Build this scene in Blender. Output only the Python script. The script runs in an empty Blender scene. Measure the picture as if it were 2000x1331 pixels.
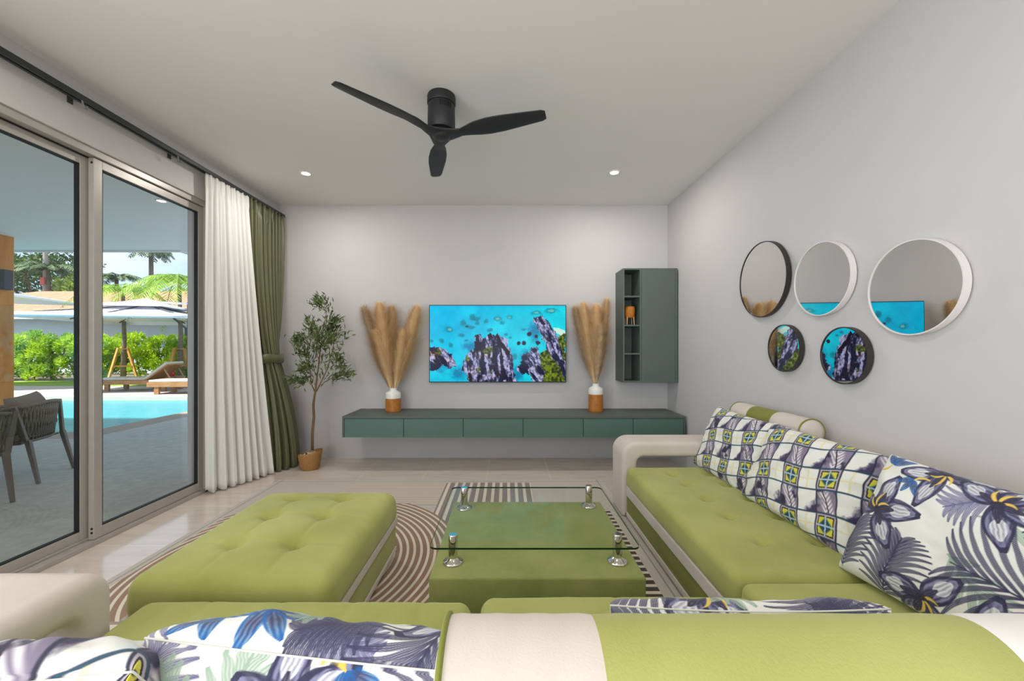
import bpy, bmesh, math, random
import numpy as np
from mathutils import Vector, Matrix
R = math.radians
random.seed(7); rng = np.random.default_rng(11)
scene = bpy.context.scene
col = scene.collection

# ------------------------------------------------------------------ camera
cam = bpy.data.objects.new('camera', bpy.data.cameras.new('camera'))
col.objects.link(cam); scene.camera = cam
cam.location = (0, 0, 1.23); cam.rotation_euler = (R(90), 0, 0)
cam.data.sensor_width = 36; cam.data.lens = 36 * 770 / 2000
cam.data.shift_x = 0.005; cam.data.shift_y = 0.00625
cam.data.clip_start = 0.05; cam.data.clip_end = 400

# ------------------------------------------------------------------ light
scene.view_settings.view_transform = 'Standard'; scene.view_settings.look = 'None'
scene.view_settings.exposure = 0.42; scene.view_settings.gamma = 1
scene.view_settings.use_curve_mapping = False
w = bpy.data.worlds.new('sky'); scene.world = w; w.use_nodes = True
nt = w.node_tree; nt.nodes.clear()
out = nt.nodes.new('ShaderNodeOutputWorld'); bg = nt.nodes.new('ShaderNodeBackground')
tc = nt.nodes.new('ShaderNodeTexCoord'); mp = nt.nodes.new('ShaderNodeMapping')
mp.inputs['Scale'].default_value = (1.2, 1.2, 3.5)
nz = nt.nodes.new('ShaderNodeTexNoise'); nz.inputs['Scale'].default_value = 2.2; nz.inputs['Detail'].default_value = 7
cr = nt.nodes.new('ShaderNodeValToRGB')
cr.color_ramp.elements[0].position = .34; cr.color_ramp.elements[0].color = (.30, .50, .80, 1)
cr.color_ramp.elements[1].position = .62; cr.color_ramp.elements[1].color = (.66, .73, .84, 1)
nt.links.new(tc.outputs['Generated'], mp.inputs['Vector']); nt.links.new(mp.outputs[0], nz.inputs['Vector'])
nt.links.new(nz.outputs['Fac'], cr.inputs[0]); nt.links.new(cr.outputs[0], bg.inputs['Color'])
bg.inputs['Strength'].default_value = 1.3; nt.links.new(bg.outputs[0], out.inputs[0])

def lamp(name, kind, loc, rot, energy, color=(1, 1, 1), size=None, size_y=None, parent=None, spread=None):
    l = bpy.data.lights.new(name, kind); l.energy = energy; l.color = color
    if kind == 'AREA':
        if size_y: l.shape = 'RECTANGLE'; l.size = size; l.size_y = size_y
        else: l.shape = 'DISK'; l.size = size
        if spread: l.spread = spread
    if kind == 'SUN': l.angle = R(3)
    o = bpy.data.objects.new(name, l); col.objects.link(o); o.location = loc; o.rotation_euler = rot
    if parent: o.parent = parent
    return o
sun_dir = Vector((.45, .55, -1.15))
lamp('sun', 'SUN', (0, 0, 12), sun_dir.to_track_quat('-Z', 'Y').to_euler(), 8, (1, .95, .87))
# added area lights, unseen behind the camera, standing in for window daylight
YF = -7.0
lamp('rear_fill_light', 'AREA', (-.3, YF + .05, 1.35), (R(90), 0, 0), 85, (.93, .97, 1.0), 3.4, 2.1)
lamp('side_fill_light', 'AREA', (-2.50, -2.9, 1.3), (0, R(-90), 0), 135, (.93, .97, 1.0), 2.1, 6.8)

# ------------------------------------------------------------------ materials
def s2l(c):
    c = np.asarray(c, float) / 255.0
    return np.where(c <= .04045, c / 12.92, ((c + .055) / 1.055) ** 2.4)
def rgb(*c): return tuple(float(x) for x in s2l(c)) + (1,)
class NB:                                     # tiny node-expression builder
    def __init__(s, nt): s.nt = nt
    def m(s, op, a, b=None, c=None):
        n = s.nt.nodes.new('ShaderNodeMath'); n.operation = op
        for i, v in enumerate((a, b, c)):
            if v is None: continue
            if isinstance(v, (int, float)): n.inputs[i].default_value = v
            else: s.nt.links.new(v, n.inputs[i])
        return n.outputs[0]
    def mix(s, f, a, b):
        n = s.nt.nodes.new('ShaderNodeMix'); n.data_type = 'RGBA'
        for v, k in ((f, 0), (a, 6), (b, 7)):
            if isinstance(v, (int, float, tuple)): n.inputs[k].default_value = v
            else: s.nt.links.new(v, n.inputs[k])
        return n.outputs[2]
    def pos(s, kind='Object', scale=None):
        t = s.nt.nodes.new('ShaderNodeTexCoord')
        if kind == 'World':
            g = s.nt.nodes.new('ShaderNodeNewGeometry'); v = g.outputs['Position']
        else: v = t.outputs[kind]
        if scale:
            mp = s.nt.nodes.new('ShaderNodeMapping'); mp.inputs['Scale'].default_value = scale
            s.nt.links.new(v, mp.inputs[0]); v = mp.outputs[0]
        return v
    def xyz(s, v):
        n = s.nt.nodes.new('ShaderNodeSeparateXYZ'); s.nt.links.new(v, n.inputs[0]); return n.outputs
    def noise(s, v, scale, detail=4, rough=.55):
        n = s.nt.nodes.new('ShaderNodeTexNoise'); n.inputs['Scale'].default_value = scale
        n.inputs['Detail'].default_value = detail; n.inputs['Roughness'].default_value = rough
        s.nt.links.new(v, n.inputs['Vector']); return n.outputs['Fac']
    def ramp(s, f, a, b):
        n = s.nt.nodes.new('ShaderNodeMapRange'); n.inputs[1].default_value = a; n.inputs[2].default_value = b
        s.nt.links.new(f, n.inputs[0]); return n.outputs[0]
    def bump(s, h, strength, dist=.01):
        n = s.nt.nodes.new('ShaderNodeBump'); n.inputs['Strength'].default_value = strength
        n.inputs['Distance'].default_value = dist; s.nt.links.new(h, n.inputs['Height']); return n.outputs[0]
MATS = {}
def newmat(name):
    m = bpy.data.materials.new(name); m.use_nodes = True
    return m, m.node_tree, m.node_tree.nodes['Principled BSDF'], NB(m.node_tree)
def mat(name, c, rough=.6, metal=0, var=.0, scale=8, bump=0, bscale=60, sheen=0, spec=.5, stretch=None, c2=None, coat=0):
    if name in MATS: return MATS[name]
    m, nt, p, b = newmat(name)
    p.inputs['Roughness'].default_value = rough; p.inputs['Metallic'].default_value = metal
    p.inputs['Specular IOR Level'].default_value = spec
    base = rgb(*c); p.inputs['Base Color'].default_value = base
    v = b.pos('Object', stretch)
    if var or c2:
        f = b.ramp(b.noise(v, scale, 5), .3, .7)
        lo = rgb(*c2) if c2 else tuple(x * (1 - var) for x in base[:3]) + (1,)
        hi = base if c2 else tuple(min(1, x * (1 + var)) for x in base[:3]) + (1,)
        nt.links.new(b.mix(f, lo, hi), p.inputs['Base Color'])
    if bump: nt.links.new(b.bump(b.noise(v, bscale, 3), bump), p.inputs['Normal'])
    if sheen:
        p.inputs['Sheen Weight'].default_value = sheen; p.inputs['Sheen Roughness'].default_value = .45
        p.inputs['Sheen Tint'].default_value = tuple(x * .5 + .3 for x in base[:3]) + (1,)
    if coat: p.inputs['Coat Weight'].default_value = coat
    MATS[name] = m; return m
def attr_mat(name, rough=.85, sheen=.1, emit=0):
    m, nt, p, b = newmat(name); a = nt.nodes.new('ShaderNodeAttribute'); a.attribute_name = 'paint'
    p.inputs['Roughness'].default_value = rough
    if emit:
        p.inputs['Specular IOR Level'].default_value = .08
        p.inputs['Base Color'].default_value = (.01, .01, .01, 1)
        nt.links.new(a.outputs['Color'], p.inputs['Emission Color']); p.inputs['Emission Strength'].default_value = emit
    else:
        nt.links.new(a.outputs['Color'], p.inputs['Base Color']); p.inputs['Sheen Weight'].default_value = sheen
        nt.links.new(b.bump(b.noise(b.pos(), 500, 2), .12, .002), p.inputs['Normal'])
    return m
def schlick(nt, b, f0, k=1.0):
    g = nt.nodes.new('ShaderNodeNewGeometry'); d = nt.nodes.new('ShaderNodeVectorMath'); d.operation = 'DOT_PRODUCT'
    nt.links.new(g.outputs['Incoming'], d.inputs[0]); nt.links.new(g.outputs['Normal'], d.inputs[1])
    c = b.m('SUBTRACT', 1, b.m('ABSOLUTE', d.outputs['Value']))
    return b.m('MULTIPLY', b.m('ADD', b.m('MULTIPLY', b.m('POWER', c, 5), 1 - f0), f0), k)
def glass_mat(name, tint=(1, 1, 1, 1), k=1.0, rough=0.0):
    m, nt, p, b = newmat(name); nt.nodes.remove(p); o = nt.nodes['Material Output']
    t = nt.nodes.new('ShaderNodeBsdfTransparent'); t.inputs[0].default_value = tint
    g = nt.nodes.new('ShaderNodeBsdfGlossy'); g.inputs['Roughness'].default_value = rough
    f = schlick(nt, b, .04, k)
    x = nt.nodes.new('ShaderNodeMixShader'); nt.links.new(f, x.inputs[0])
    nt.links.new(t.outputs[0], x.inputs[1]); nt.links.new(g.outputs[0], x.inputs[2]); nt.links.new(x.outputs[0], o.inputs[0])
    return m
def leaf_mat(name, c, c2, scale=4, tl=.35):
    m, nt, p, b = newmat(name); f = b.ramp(b.noise(b.pos(), scale, 4), .3, .7); colr = b.mix(f, rgb(*c2), rgb(*c))
    nt.links.new(colr, p.inputs['Base Color']); p.inputs['Roughness'].default_value = .55
    t = nt.nodes.new('ShaderNodeBsdfTranslucent'); nt.links.new(colr, t.inputs[0]); x = nt.nodes.new('ShaderNodeMixShader'); x.inputs[0].default_value = tl
    o = nt.nodes['Material Output']; nt.links.new(p.outputs[0], x.inputs[1]); nt.links.new(t.outputs[0], x.inputs[2]); nt.links.new(x.outputs[0], o.inputs[0]); return m
def emit_mat(name, c, s):
    m, nt, p, b = newmat(name); p.inputs['Emission Color'].default_value = rgb(*c); p.inputs['Emission Strength'].default_value = s
    p.inputs['Base Color'].default_value = rgb(*c); return m

# ------------------------------------------------------------------ object helpers
def tag(o, label=None, cat=None, group=None, kind=None):
    if label: o['label'] = label
    if cat: o['category'] = cat
    if group: o['group'] = group
    if kind: o['kind'] = kind
    return o
def thing(name, label, cat, loc=(0, 0, 0), rz=0, group=None):
    o = bpy.data.objects.new(name, None); col.objects.link(o); o.location = loc; o.rotation_euler = (0, 0, rz)
    o.empty_display_size = .1
    return tag(o, label, cat, group)
def finish(name, me, m, parent=None, smooth=False):
    o = bpy.data.objects.new(name, me); col.objects.link(o)
    for mm in (m if isinstance(m, (list, tuple)) else [m]):
        if mm: me.materials.append(mm)
    if parent: o.parent = parent
    if smooth: me.polygons.foreach_set('use_smooth', [True] * len(me.polygons))
    return o
def mesh_np(name, V, F, m, parent=None, smooth=False, paint=None, mi=None):
    me = bpy.data.meshes.new(name); V = np.asarray(V, np.float32); F = np.asarray(F, np.int32); n, k = F.shape
    me.vertices.add(len(V)); me.vertices.foreach_set('co', V.ravel())
    me.loops.add(n * k); me.loops.foreach_set('vertex_index', F.ravel())
    me.polygons.add(n); me.polygons.foreach_set('loop_start', np.arange(0, n * k, k, dtype=np.int32))
    try: me.polygons.foreach_set('loop_total', np.full(n, k, np.int32))
    except Exception: pass
    if mi is not None: me.polygons.foreach_set('material_index', np.asarray(mi, np.int32))
    me.update(calc_edges=True); me.validate()
    if paint is not None:
        a = me.color_attributes.new('paint', 'FLOAT_COLOR', 'POINT')
        c = np.ones((len(V), 4), np.float32); c[:, :3] = s2l(np.clip(paint, 0, 255)); a.data.foreach_set('color', c.ravel())
    return finish(name, me, m, parent, smooth)
class MB:                                     # collects shapes into one mesh
    def __init__(s): s.bm = bmesh.new()
    def box(s, x0, x1, y0, y1, z0, z1, bev=0, seg=2, M=None):
        x0, x1 = min(x0, x1), max(x0, x1); y0, y1 = min(y0, y1), max(y0, y1); z0, z1 = min(z0, z1), max(z0, z1)
        r = bmesh.ops.create_cube(s.bm, size=1); vs = r['verts']
        for v in vs: v.co = Vector((x0 + (v.co.x + .5) * (x1 - x0), y0 + (v.co.y + .5) * (y1 - y0), z0 + (v.co.z + .5) * (z1 - z0)))
        if bev:
            es = list({e for v in vs for e in v.link_edges})
            rr = bmesh.ops.bevel(s.bm, geom=es, offset=bev, segments=seg, profile=.5, affect='EDGES')
            vs = list({v for f in rr['faces'] for v in f.verts} | {v for v in vs if v.is_valid})
        if M is not None:
            for v in vs: v.co = M @ v.co
        return s
    def beam(s, a, b, w, h, bev=0, w2=None, h2=None, up=(0, 0, 1)):
        a, b = Vector(a), Vector(b); d = (b - a).normalized(); u = Vector(up)
        if abs(d.dot(u)) > .95: u = Vector((0, 1, 0))
        x = d.cross(u).normalized(); y = x.cross(d); w2 = w2 or w; h2 = h2 or h
        vs = [s.bm.verts.new(p + x * sx * ww / 2 + y * sy * hh / 2) for p, ww, hh in ((a, w, h), (b, w2, h2)) for sx, sy in ((-1, -1), (1, -1), (1, 1), (-1, 1))]
        for f in ((3, 2, 1, 0), (4, 5, 6, 7), (0, 1, 5, 4), (1, 2, 6, 5), (2, 3, 7, 6), (3, 0, 4, 7)): s.bm.faces.new([vs[i] for i in f])
        return s
    def lathe(s, prof, c=(0, 0, 0), n=32, M=None, sx=1, sy=1):
        rings = []; c = Vector(c)
        for r, z in prof:
            rings.append([s.bm.verts.new(c + Vector((max(r, 1e-4) * math.cos(2 * math.pi * k / n) * sx, max(r, 1e-4) * math.sin(2 * math.pi * k / n) * sy, z))) for k in range(n)])
        for A, B in zip(rings, rings[1:]):
            for k in range(n): s.bm.faces.new((A[k], A[(k + 1) % n], B[(k + 1) % n], B[k]))
        s.bm.faces.new(rings[0][::-1]); s.bm.faces.new(rings[-1])
        if M is not None:
            for ring in rings:
                for v in ring: v.co = M @ v.co
        return s
    def tube(s, pts, r, n=8, r2=None, flat=1):
        pts = [Vector(p) for p in pts]; rs = r if isinstance(r, (list, tuple)) else [r + ((r2 if r2 is not None else r) - r) * i / (len(pts) - 1) for i in range(len(pts))]
        up = Vector((.13, .21, 1)); prev = None
        for i, p in enumerate(pts):
            d = ((pts[min(i + 1, len(pts) - 1)] - pts[max(i - 1, 0)])).normalized()
            x = d.cross(up)
            if x.length < .05: x = d.cross(Vector((1, 0, 0)))
            x.normalize(); y = x.cross(d)
            ring = [s.bm.verts.new(p + (x * math.cos(2 * math.pi * k / n) + y * flat * math.sin(2 * math.pi * k / n)) * rs[i]) for k in range(n)]
            if prev:
                for k in range(n): s.bm.faces.new((prev[k], prev[(k + 1) % n], ring[(k + 1) % n], ring[k]))
            else: s.bm.faces.new(ring[::-1])
            prev = ring
        s.bm.faces.new(prev); return s
    def prism(s, poly, axis, a, b):           # poly: 2D points; extruded along axis from a to b
        def P(p, t): return {'x': (t, p[0], p[1]), 'y': (p[0], t, p[1]), 'z': (p[0], p[1], t)}[axis]
        A = [s.bm.verts.new(P(p, a)) for p in poly]; B = [s.bm.verts.new(P(p, b)) for p in poly]; n = len(poly)
        for k in range(n): s.bm.faces.new((A[k], A[(k + 1) % n], B[(k + 1) % n], B[k]))
        s.bm.faces.new(A[::-1]); s.bm.faces.new(B); return s
    def build(s, name, m, parent=None, smooth=False, bevel=0, seg=2, auto=None):
        bmesh.ops.recalc_face_normals(s.bm, faces=s.bm.faces[:])
        me = bpy.data.meshes.new(name); s.bm.to_mesh(me); s.bm.free()
        if auto:
            bm = bmesh.new(); bm.from_mesh(me)
            for e in bm.edges:
                if len(e.link_faces) == 2 and e.calc_face_angle(0) > R(auto): e.smooth = False
            bm.to_mesh(me); bm.free(); smooth = True
        o = finish(name, me, m, parent, smooth)
        if bevel:
            md = o.modifiers.new('bevel', 'BEVEL'); md.width = bevel; md.segments = seg; md.limit_method = 'ANGLE'; md.angle_limit = R(40)
            me.polygons.foreach_set('use_smooth', [True] * len(me.polygons))
            o.modifiers.new('wn', 'WEIGHTED_NORMAL')
        return o
def dup(root, loc=None, rz=None, label=None):
    def cp(o, parent):
        c = o.copy(); col.objects.link(c); c.parent = parent
        for ch in [x for x in KIDS.get(o.name, [])]: cp(ch, c)
        return c
    KIDS = {}
    for o in bpy.data.objects:
        if o.parent: KIDS.setdefault(o.parent.name, []).append(o)
    r = cp(root, None)
    if loc is not None: r.location = loc
    if rz is not None: r.rotation_euler = (0, 0, rz)
    if label: r['label'] = label
    return r
def struct(o): o['kind'] = 'structure'; return o
def grid_faces(nu, nv, off=0):
    i, j = np.meshgrid(np.arange(nu - 1), np.arange(nv - 1), indexing='ij')
    a = i * nv + j + off
    return np.stack([a, a + nv, a + nv + 1, a + 1], -1).reshape(-1, 4)
def vnoise(X, Y, seed=0):                     # value noise on arrays
    r = np.random.default_rng(seed); T = r.random((64, 64))
    xi = np.floor(X).astype(int); yi = np.floor(Y).astype(int); fx = X - xi; fy = Y - yi
    fx = fx * fx * (3 - 2 * fx); fy = fy * fy * (3 - 2 * fy)
    g = lambda a, b: T[a % 64, b % 64]
    return (g(xi, yi) * (1 - fx) + g(xi + 1, yi) * fx) * (1 - fy) + (g(xi, yi + 1) * (1 - fx) + g(xi + 1, yi + 1) * fx) * fy
def fbm(X, Y, seed=0, oct=4):
    s = 0; a = .5; t = 0
    for k in range(oct): s = s + a * vnoise(X * 2 ** k, Y * 2 ** k, seed + k); t += a; a *= .55
    return s / t
def leaf_cloud(name, P, D, L, W, m, parent, curl=.15):
    """P points, D directions (n,3); one folded leaf each, all in ONE mesh"""
    n = len(P); D = D / np.linalg.norm(D, axis=1, keepdims=True)
    r = rng.normal(size=(n, 3)); S = np.cross(D, r); S /= np.linalg.norm(S, axis=1, keepdims=True) + 1e-9
    Nn = np.cross(S, D); L = np.broadcast_to(L, (n,))[:, None]; W = np.broadcast_to(W, (n,))[:, None]
    v0 = P; v1 = P + D * L * .45 + S * W * .5 + Nn * L * curl * .3; v2 = P + D * L - Nn * L * curl; v3 = P + D * L * .45 - S * W * .5 + Nn * L * curl * .3
    V = np.stack([v0, v1, v2, v3], 1).reshape(-1, 3)
    F = np.arange(n * 4).reshape(n, 4)
    return mesh_np(name, V, F, m, parent)
# ------------------------------------------------------------------ shared materials
WALL = mat('white_wall_paint', (198, 195, 193), .75, var=.015, scale=3, bump=.03, bscale=180)
CEIL = mat('white_ceiling_paint', (232, 231, 229), .8, var=.01, scale=2)
OUTW = mat('white_soffit', (236, 238, 236), .8, var=.01, scale=2)
ALU = mat('bronze_grey_aluminium', (178, 172, 164), .36, metal=.25, var=.03, scale=20)
GASKET = mat('black_gasket', (18, 18, 18), .6)
GLASS = glass_mat('clear_door_glass', (.972, .986, .978, 1))
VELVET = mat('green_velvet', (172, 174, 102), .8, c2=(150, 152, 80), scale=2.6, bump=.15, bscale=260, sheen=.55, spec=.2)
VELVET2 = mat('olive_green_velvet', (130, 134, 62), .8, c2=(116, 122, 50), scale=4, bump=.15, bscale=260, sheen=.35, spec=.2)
TVEL = mat('table_green_velvet', (140, 146, 84), .8, c2=(118, 128, 64), scale=5, bump=.2, bscale=200, sheen=.6, spec=.2)
CREAM = mat('cream_velvet', (212, 202, 192), .85, c2=(202, 190, 178), scale=4, bump=.1, bscale=300, sheen=.25, spec=.2)
CREAMW = mat('warm_cream_leather', (220, 198, 178), .6, c2=(212, 190, 168), scale=4)
BLACK = mat('matt_black', (26, 26, 26), .5, var=.1)
CHROME = mat('chrome', (215, 212, 205), .08, metal=1)
def wood(name, a, b, sc=(2, 2, 14), s=2.2):
    return mat(name, a, .55, c2=b, scale=s, stretch=sc)

# ------------------------------------------------------------------ room shell
XL, XR, YB, H = -2.53, 1.78, 4.37, 2.80
def tile_floor():
    m, nt, p, b = newmat('beige_porcelain_tile')
    P = b.pos('World'); x, y, z = b.xyz(P)
    def line(c, off, per, w):
        f = b.m('FRACT', b.m('DIVIDE', b.m('SUBTRACT', c, off), per))
        d = b.m('ABSOLUTE', b.m('SUBTRACT', f, .5)); return b.m('GREATER_THAN', d, .5 - w / per)
    g = b.m('MAXIMUM', line(x, -.19, .6, .0022), line(y, 3.64, .6, .0022))
    n = b.noise(b.pos('World', (1.2, 5, 1)), 2.2, 6, .6)
    c = b.mix(b.ramp(n, .3, .7), rgb(206, 191, 178), rgb(224, 211, 198))
    c = b.mix(g, c, rgb(232, 224, 214))
    nt.links.new(c, p.inputs['Base Color']); p.inputs['Roughness'].default_value = .15; p.inputs['Specular IOR Level'].default_value = .8
    return m
o = struct(MB().box(XL - .2, XR + .2, YF - .2, YB + .2, -.12, 0).build('floor', tile_floor()))
struct(MB().box(XL - .2, XR + .2, YF - .2, YB + .2, H, H + .2).build('ceiling', CEIL))
struct(MB().box(XL - .2, XR + .2, YB, YB + .2, 0, H).build('wall_back', WALL))
struct(MB().box(XR, XR + .2, YF, YB, 0, H).build('wall_right', WALL))
DY0, DY1, DZ = 1.38, 3.37, 2.455            # sliding door opening
b_ = MB().box(XL - .2, XL, DY1, YB, 0, H).box(XL - .2, XL, DY0, DY1, DZ, H).box(XL - .2, XL, .7, DY0, 0, H)
b_.box(XL - .2, XL, -6.4, .7, 2.4, H).box(XL - .2, XL, -6.4, .7, 0, .2).box(XL - .2, XL, YF, -6.4, 0, H)
struct(b_.build('wall_left', WALL))
b_ = MB().box(XL, -2.1, YF - .2, YF, 0, H).box(1.5, XR, YF - .2, YF, 0, H).box(-2.1, 1.5, YF - .2, YF, 2.45, H).box(-2.1, 1.5, YF - .2, YF, 0, .2)
struct(b_.build('wall_front', WALL))
for nm, f in (('window_1', lambda b: b.box(-2.1, 1.5, YF - .12, YF - .08, .2, .26).box(-2.1, 1.5, YF - .12, YF - .08, 2.39, 2.45).box(-.33, -.27, YF - .12, YF - .08, .2, 2.45)),
              ('window_2', lambda b: b.box(XL - .12, XL - .08, -6.4, .7, .2, .26).box(XL - .12, XL - .08, -6.4, .7, 2.34, 2.4).box(XL - .12, XL - .08, -2.93, -2.87, .2, 2.4))):
    struct(f(MB()).build(nm, ALU))  # unseen windows, added as openings for the fill lights

# ------------------------------------------------------------------ sliding doors
# fixed outer frame
fx0, fx1 = -2.66, -2.545
b_ = MB().box(fx0, fx1, DY1 - .045, DY1, 0, DZ).box(fx0, fx1, DY0, DY0 + .045, 0, DZ).box(fx0, fx1, DY0, DY1, DZ - .045, DZ)
b_.box(fx0, fx1, DY0, DY1, 0, .03).box(-2.605, -2.597, DY0, DY1, .03, .045)
fr = struct(b_.build('trim_1', ALU, bevel=.003))
MB().box(-2.606, -2.596, DY0 + .05, DY1 - .05, DZ - .052, DZ - .044).build('track_groove', GASKET, fr)
def door_panel(name, y0, y1, x0, x1, screws=True):
    d = struct(thing(name, None, None))
    z0, z1, st = .032, DZ - .05, .052
    MB().box(x0, x1, y0, y0 + st, z0, z1).box(x0, x1, y1 - st, y1, z0, z1).box(x0, x1, y0 + st, y1 - st, z1 - st, z1).box(x0, x1, y0 + st, y1 - st, z0, z0 + st + .015).build('door_frame', ALU, d, bevel=.002)
    xc = (x0 + x1) / 2; g = .007
    a0, a1, c0, c1 = y0 + st, y1 - st, z0 + st + .015, z1 - st
    MB().box(x0 + .004, x1 - .004, a0, a0 + g, c0, c1).box(x0 + .004, x1 - .004, a1 - g, a1, c0, c1).box(x0 + .004, x1 - .004, a0, a1, c0, c0 + g).box(x0 + .004, x1 - .004, a0, a1, c1 - g, c1).build('gasket', GASKET, d)
    V = [(xc, a0, c0), (xc, a1, c0), (xc, a1, c1), (xc, a0, c1)]
    MB().box(xc - .003, xc + .003, a0 + g, a1 - g, c0 + g, c1 - g).build('glass', GLASS, d)
    if screws:
        for z in (.075, .10, z1 - .03):
            MB().lathe([(.0, -.002), (.007, -.002), (.007, .002), (0, .002)], n=12, M=Matrix.Translation((x1 - .012, y0 - .0005, z)) @ Matrix.Rotation(R(90), 4, 'X')).build('screw', GASKET, d)
    return d
door_panel('door_1', 2.445, 3.325, -2.597, -2.562)
door_panel('door_2', 1.43, 2.46, -2.642, -2.607, False)

# ------------------------------------------------------------------ curtain track
tk = thing('curtain_track', 'long dark grey double curtain track on brackets above the sliding door', 'curtain rail')
b_ = MB()
tkm = mat('charcoal_track', (52, 56, 56), .4, metal=.3)
MB().box(-2.495, -2.475, .9, 4.33, 2.655, 2.685).build('rail', tkm, tk, bevel=.003)
MB().box(-2.455, -2.435, .9, 4.33, 2.65, 2.68).build('rail', tkm, tk, bevel=.003)
b_.box(-2.475, -2.455, .95, 4.3, 2.668, 2.675); b_.build('spacer', tkm, tk)
for y in (1.35, 2.28, 2.95, 3.65, 4.28):
    MB().box(XL, -2.47, y - .012, y + .012, 2.687, 2.697).box(XL, XL + .006, y - .014, y + .014, 2.64, 2.70).build('bracket', mat('bracket_grey', (96, 94, 90), .4, metal=.6), tk)
def hook(y): MB().tube([(-2.445, y, 2.655), (-2.442, y, 2.63), (-2.442, y + .008, 2.612), (-2.442, y + .022, 2.612), (-2.442, y + .026, 2.63)], .005, 6).build('glider_hook', mat('grey_plastic', (120, 118, 112), .5), tk)
for y in (2.27, 2.93): hook(y)

# ------------------------------------------------------------------ curtains
def curtain(name, label, top, bottom, m, folds, amp, tie=None, n=260, nz=60, zt=2.655, zb=.02, par=None):
    T = np.array(top, float); B = np.array(bottom, float)
    def interp(Pl, s):
        d = np.r_[0, np.cumsum(np.linalg.norm(np.diff(Pl, axis=0), axis=1))]; d /= d[-1]
        return np.stack([np.interp(s, d, Pl[:, 0]), np.interp(s, d, Pl[:, 1])], -1)
    s = np.linspace(0, 1, n); tt = np.linspace(0, 1, nz); V = np.zeros((n, nz, 3))
    rs = np.random.default_rng(5); ph = rs.random(folds * 2) * .9
    for k, t in enumerate(tt):
        z = zt + (zb - zt) * t
        a = interp(T, s); c = interp(B, s)
        if tie is not None:
            zt_, Tp = tie; tz = (zt - zt_) / (zt - zb); q = interp(np.array(Tp, float), s)
            if t < tz: u = t / tz; w_ = u ** 2.6; P = a * (1 - w_) + q * w_; am = amp * (1 - .35 * w_)
            else: u = (t - tz) / (1 - tz); w_ = 1 - (1 - u) ** 1.7; P = q * (1 - w_) + c * w_; am = amp * (.55 + .75 * w_)
        else: w_ = t ** 1.25; P = a * (1 - w_) + c * w_; am = amp * (.5 + .9 * t)
        tang = np.gradient(P, axis=0); nn = np.stack([-tang[:, 1], tang[:, 0]], -1); nn /= np.linalg.norm(nn, axis=1, keepdims=True) + 1e-9
        wv = np.sin(s * folds * 2 * np.pi + .8 * np.sin(s * 9 + t * 1.4)) + .35 * np.sin(s * folds * 4.7 * np.pi + 1 + t * 2.2) * (1 - .3 * t)
        wv = np.sign(wv) * np.abs(wv) ** .8
        off = wv * am
        if t < .035: off = off * .8 + .006 * np.sin(s * folds * 6 * np.pi)
        P = P + nn * off[:, None]
        V[:, k, 0] = P[:, 0]; V[:, k, 1] = P[:, 1]; V[:, k, 2] = z + (.012 * np.sin(s * folds * 2 * np.pi + 1) if t == 1 else 0)
    o = mesh_np(name, V.reshape(-1, 3), grid_faces(n, nz), m, par, smooth=True)
    md = o.modifiers.new('thick', 'SOLIDIFY'); md.thickness = .0025
    return o
def sheer_mat():
    m, nt, p, b = newmat('white_sheer'); p.inputs['Base Color'].default_value = rgb(252, 250, 246); p.inputs['Roughness'].default_value = .9
    tr = nt.nodes.new('ShaderNodeBsdfTranslucent'); tr.inputs[0].default_value = rgb(252, 250, 244)
    x = nt.nodes.new('ShaderNodeMixShader'); x.inputs[0].default_value = .30
    o = nt.nodes['Material Output']; nt.links.new(p.outputs[0], x.inputs[1]); nt.links.new(tr.outputs[0], x.inputs[2]); nt.links.new(x.outputs[0], o.inputs[0])
    nt.links.new(b.bump(b.noise(b.pos('Object', (1, 1, .3)), 300, 2), .2, .003), p.inputs['Normal'])
    return m
sh = curtain('sheer_curtain', '', [(-2.455, 3.22), (-2.45, 3.73)], [(-2.50, 3.28), (-2.41, 3.42), (-2.34, 3.6), (-2.27, 3.82)], sheer_mat(), 8, .020)
tag(sh, 'floor length white sheer curtain gathered between the glass door and the green drape', 'curtain')
gc = thing('green_curtain', 'olive green drape held by a tieback in the back left corner', 'curtain')
GCM = mat('green_satin', (104, 106, 72), .40, c2=(88, 92, 62), scale=3, stretch=(1, 1, .3), sheen=.3, bump=.1, bscale=400)
curtain('drape', '', [(-2.455, 3.72), (-2.45, 4.31)], [(-2.36, 3.88), (-2.26, 3.86), (-2.17, 4.0), (-2.24, 4.2), (-2.38, 4.3)], GCM, 9, .024, tie=(1.11, [(-2.43, 3.87), (-2.37, 3.87), (-2.34, 3.95), (-2.36, 4.07), (-2.43, 4.12)]), par=gc)
ring = []
for k in range(48):
    a = 2 * math.pi * k / 48; ring.append((-2.385 + .085 * math.cos(a), 3.99 + .175 * math.sin(a)))
nk = len(ring); V = [(x, y, 1.065 + .012 * math.sin(k / 3)) for k, (x, y) in enumerate(ring)] + [(x, y, 1.155 + .006 * math.sin(k / 2.)) for k, (x, y) in enumerate(ring)]
tb = mesh_np('tieback', V, [(k, (k + 1) % nk, (k + 1) % nk + nk, k + nk) for k in range(nk)], mat('tieback_green', (98, 104, 66), .45, sheen=.3), gc, True)
tb.modifiers.new('t', 'SOLIDIFY').thickness = .006

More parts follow.
